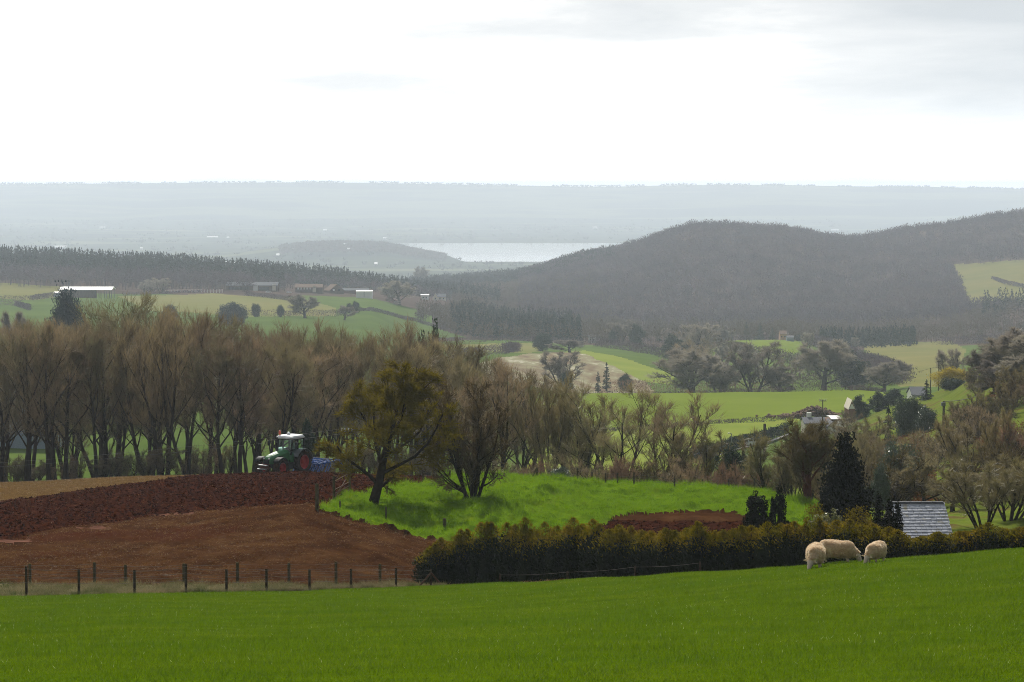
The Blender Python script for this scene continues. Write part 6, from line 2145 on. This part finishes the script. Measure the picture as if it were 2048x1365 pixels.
# pens
dpn = dfind(385, 586, 1400, 1900)
u = PXM(dpn)
pn = empty('cattle_pen', gp(385, dpn), 0, 'pale pinkish railed livestock pens left of the long cattle shed', 'pen')
pm = MB().box((0, 0, .55), (.28, .28, 2.3)).data('post', M['white_wall'])
for j in range(3):
    for k in range(19):
        link('post', pm, pn, loc=((-54 + 6 * k) * u, j * 9, 0))
    for z in (.4, 1.0, 1.5):
        MB().box((0, j * 9, z), (110 * u, .1, .22)).build('rail', M['pink_rail'], pn)


def car(px, d, rz, paint, label, name='parked_car', hat=False):
    e = empty(name, gp(px, d, .02), rz, label, 'car')
    m = MB()
    prof = [(-2.0, .35), (2.0, .35), (2.05, .62), (1.95, .80), (1.0, .92), (-1.85, .95), (-2.05, .75)]
    m.prism(prof, -.85, .85)
    m.prism([(1.0, .90), (.35, 1.42), (-1.2, 1.44), (-1.85, .93)], -.72, .72)
    m.build('body', paint, e)
    m = MB()
    m.prism([(.85, .95), (.33, 1.36), (-.35, 1.37), (-.35, .95)], -.735, .735).prism([(-.45, .95), (-.45, 1.37), (-1.15, 1.37), (-1.65, .97)], -.735, .735)
    m.build('windows', M['dark_open'], e)
    for x in (-1.25, 1.25):
        for s in (1, -1):
            w = link('wheel', None, e, loc=(x, s * .78, .31))
            MB().lathe([(.18, -.1), (.31, -.1), (.31, .1), (.18, .1), (.18, -.1)], n=16).build('tyre', M['black'], w)
            MB().lathe([(.001, .06 * s), (.19, .08 * s)], n=12).build('rim', M['steel'], w)
    return e


M['car_white'] = plain('white_car_paint', (0.72, 0.72, 0.72), rough=.25, spec=.6, var=.03)
M['car_blue'] = plain('blue_car_paint', (0.02, 0.04, 0.16), rough=.25, spec=.6, var=.03)
car(537, dfind(537, 586, 1350, 1900) - 6, .2, M['car_white'], 'white car parked in front of the long cattle shed')
car(578, dfind(578, 587, 1350, 1900) - 6, .1, M['car_white'], 'white car parked between the cattle shed and the farm shed')
# lane with cars
lane = [(1385, 925), (1420, 916), (1450, 908), (1480, 898), (1512, 890), (1550, 880), (1580, 868)]
LP = [(x, dfind(x, y, 300, 560)) for x, y in lane]
P_, n_ = [], 40
lx = np.linspace(1385, 1580, n_)
ldist = np.interp(lx, [a for a, _ in LP], [b for _, b in LP])
V = []
for x, dd in zip(lx, ldist):
    for o in (-2.4, 2.4):
        q = gp(x, dd + o)
        V.append((q.x, q.y, q.z + .12))
Fq = np.array([[2 * k, 2 * k + 1, 2 * k + 3, 2 * k + 2] for k in range(n_ - 1)])
M['tar'] = plain('wet_tarmac', (0.10, 0.10, 0.105), rough=.35, spec=.5)
tag(link('lane', mesh_np('lane', np.array(V), [Fq], M['tar'], True)), 'shiny narrow lane beyond the bare willows', 'road', kind='structure')
car(1411, float(np.interp(1411, lx, ldist)), .35, M['car_blue'], 'dark blue car on the lane seen between the bare willows')
car(1496, float(np.interp(1496, lx, ldist)) + 2, .5, M['car_white'], 'pale car on the lane right of the dark red bush')
hedgerow([(x, d + 5) for x, d in LP], 2.2, 1.6, 'dark hedge along the far side of the little lane', mat='wood_fir', per=90, L=.5, wq=.14)
# houses among the conifers at right
dh = 512
u = PXM(dh)
e = house('brick_house', 'brick house with a white gable half hidden by clipped cypresses', 'house', 1699, dh, 12 * u, 7, at(1699, 815, dh).z - gp(1699, dh).z, 16 * u, M['brick'], M['cream_wall'], gable_front=True, over=.1)
hw_ = at(1699, 815, dh).z - gp(1699, dh).z
MB().loft([[(-5.6 * u, -3.5, hw_), (5.6 * u, -3.5, hw_), (0, -3.5, hw_ + 10.6 * u)], [(-5.6 * u, -3.62, hw_), (5.6 * u, -3.62, hw_), (0, -3.62, hw_ + 10.6 * u)]]).build('gable', M['white_wall'], e)
d2_ = 470
u = PXM(d2_)
for px, w, yt, yb, rp, wm_, rm_, gf, nm, lb in ((1626, 40, 836, 852, 9, 'cream_wall', 'grey_roof', False, 'bungalow', 'grey roofed bungalow with a chimney left of the tall pole'),
                                               (1661, 20, 842, 858, 9, 'white_wall', 'grey_roof', True, 'white_bungalow', 'white gabled bungalow just right of the tall pole'),
                                               (1668, 16, 836, 848, 2, 'timber', 'white_sheet', False, 'dark_shed', 'dark shed with a white flat roof behind the white bungalow'),
                                               (1648, 16, 838, 848, 4, 'brick', 'brown_roof', False, 'brick_shed', 'little reddish shed between the two bungalows')):
    gz = gp(px, d2_).z
    dz = at(px, yb, d2_).z - gz
    house(nm, lb, 'house' if 'bungalow' in nm else 'shed', px, d2_ + (6 if 'shed' in nm else 0), w * u, 7, (yb - yt - rp) * u + dz, rp * u, M[wm_], M[rm_], 0, gf,
          [('chimney', -4 * u * 2, (yb - yt) * u + dz + .3, .8, 1.4, M['white_wall'])] if nm == 'bungalow' else [])
VAR['blossom'] = [evergreen(99, 3.0, 1.3, M['white_wall'], 50, 40, .20, .0, .9, .2)]
place('blossom', 1683, 455, ytop=838, wpx=16, name='blossom_bush', cat='shrub', label='white flowering bush beside the white gabled bungalow')
house('slate_house', 'grey roofed house with a white wall between the cypresses and the pointed fir', 'house', 1833, 560, 26 * PXM(560), 8, .7, 1.5, M['white_wall'], M['grey_roof'], feats=[('window', 0, .3, .8, .5, M['dark_open'])])
# heap of rubble by the field boundary
hp = gp(1630, 560)
rng = np.random.default_rng(31)
n = 900
C = np.stack([rng.normal(0, 3.6, n), rng.normal(0, 1.6, n), np.zeros(n)], -1)
hgt_ = 1.9 * np.exp(-(C[:, 0] / 3.6) ** 2) * (.6 + .5 * rng.random(n)) + .6
C[:, 2] = hgt_ * rng.random(n) ** .5
V = (C[:, None, :] + oct_[None] * rng.uniform(.15, .55, n)[:, None, None] * rng.uniform(.6, 1.3, (n, 6, 1))).reshape(-1, 3)
Ft = (np.arange(n)[:, None, None] * 6 + t8[None]).reshape(-1, 3)
M['rubble'] = surf('rubble', [(0.3, (0.10, 0.065, 0.05)), (0.7, (0.24, 0.17, 0.13))], scale=.4, rough=.95)
tag(link('rubble_heap', mesh_np('rubble_heap', V, [Ft], M['rubble']), loc=hp), 'brown heap of soil and rubble at the end of the field boundary', 'heap')
# white roofed sheds glimpsed behind the tree belt
for px, w, yt, yb, dd, nm, lb in ((38, 70, 726, 752, 470, 'white_roofed_shed', 'upper white roofed shed glimpsed through the tree belt at far left'), (50, 150, 747, 775, 440, 'white_roofed_shed', 'lower longer white roofed shed glimpsed through the tree belt at far left')):
    u = PXM(dd)
    gz = gp(px, dd).z
    dz = at(px, yb, dd).z - gz
    house(nm, lb, 'shed', px, dd, w * u, 14, max(1.2, (yb - yt - 14) * u + dz), 14 * u, M['blue_grey'], M['white_sheet'])
# far white buildings on the lowland
GF = 'white buildings scattered over the hazy lowland'
for px, y, w in ((205, 455, 11), (425, 477, 22), (456, 478, 5), (283, 500, 5), (650, 462, 7), (770, 479, 8), (700, 503, 10), (455, 530, 8), (440, 531, 6), (468, 531, 5), (510, 532, 5), (690, 494, 6), (120, 497, 26), (1190, 444, 9), (752, 532, 6), (556, 514, 6), (1670, 462, 14)):
    d = dfind(px, y, 4600, 11500)
    u = PXM(d)
    house('far_building', 'tiny white building far off in the hazy lowland', 'building', px, d, w * u, 14, 4.5, 3.5, M['white_wall'], M['white_sheet']).__setitem__('group', GF)


# ------------------------------------------------------------------ poles, wires, lamp
def pole(name, label, px, d, yt, arm=0, cat='pole', ins=True, r=.13):
    p = gp(px, d)
    h = at(px, yt, d).z - p.z
    e = empty(name, p, 0, label, cat)
    MB().bar((0, 0, -.6), (0, 0, h), r, r * .7, 8).build('post', M['post_green'], e)
    if arm:
        c = MB().box((0, -.16, h - .2), (arm, .10, .13)).build('crossarm', M['post'], e)
        if ins:
            for k in (-.46, -.18, .18, .46):
                MB().bar((k * arm, -.16, h - .13), (k * arm, -.16, h + .12), .06, .05, 8).ball((k * arm, -.16, h + .12), .065).build('insulator', M['white_paint'], c)
    return e, p + Vector((0, 0, h))


_, T0 = pole('utility_pole', 'grey wooden pole with white insulators just left of the mossy tree', 694, 224, 860, .95)
_, T1 = pole('utility_pole', 'tall dark pole with a white topped crossarm by the bungalows', 1645, 468, 800, 1.3)
e, T2 = pole('utility_pole', 'short stout wooden pole in the scrub right of the hollies', 1887, 330, 803, 0, r=.2)
MB().box((-.1, -.25, (T2 - gp(1887, 330)).z - .35), (.55, .4, .5), bev=.03).build('transformer', M['grey_paint'], e)
_, T3 = pole('utility_pole', 'left one of two thin poles beside the pointed fir', 1861, 545, 736, 0)
_, T4 = pole('utility_pole', 'right one of two thin poles, rising between the pointed fir and the golden willow', 1877, 560, 722, .9, ins=False)
m = MB()
pt = gp(1529, 430)
m.bar((0, 0, -.5), (0, 0, at(1529, 848, 430).z - pt.z), .32, .22, 8)
tag(m.build('dead_trunk', M['post'], loc=pt), 'dark bare tree stump standing alone at the edge of the yellow green field', 'stump')
pl = gp(1463, 425)
hl = at(1463, 868, 425).z - pl.z
e = empty('street_lamp', pl, 0, 'thin street lamp standing beside the lane against the yellow green field', 'lamp')
MB().bar((0, 0, -.5), (0, 0, hl), .09, .07, 8).bar((0, 0, hl), (-.36, 0, hl + .12), .05, n=6).build('post', M['grey_paint'], e)
MB().ball((-.45, 0, hl + .1), .17, (1.5, .8, .5)).build('lamp_head', M['white_paint'], e)
M['cable'] = plain('pale_cable', (0.20, 0.195, 0.18), rough=.7)


def cable(name, label, a, b, sag, r=.009, n=14):
    P = [a.lerp(b, k / n) - Vector((0, 0, sag * 4 * (k / n) * (1 - k / n))) for k in range(n + 1)]
    V, Fq = tubes(P[:-1], P[1:], np.full(n, r), np.full(n, r), 5)
    return tag(link(name, mesh_np(name, V, [Fq], M['cable'])), label, 'cable')


for k, w_ in ((-.35, 'upper'), (.35, 'lower')):
    o = Vector((k, -.16, 0.1 if k < 0 else -.25))
    cable('power_cable', '%s power cable running left in front of the tree belt' % w_, T0 + o, at(-160, 936 if k < 0 else 944, 226), .35)
    cable('power_cable', '%s power cable running right through the mossy tree' % w_, T0 + o, at(1010, 927 if k < 0 else 935, 219), .25)
cable('telephone_cable', 'thick pale cable slanting up from the short stout pole', T2, at(1960, 790, 345), .25, .05)
cable('telephone_cable', 'thin pale cable rising over the wheat field toward the two thin poles', at(1640, 783, 540), T4 - Vector((0, 0, 1.2)), .4, .03)
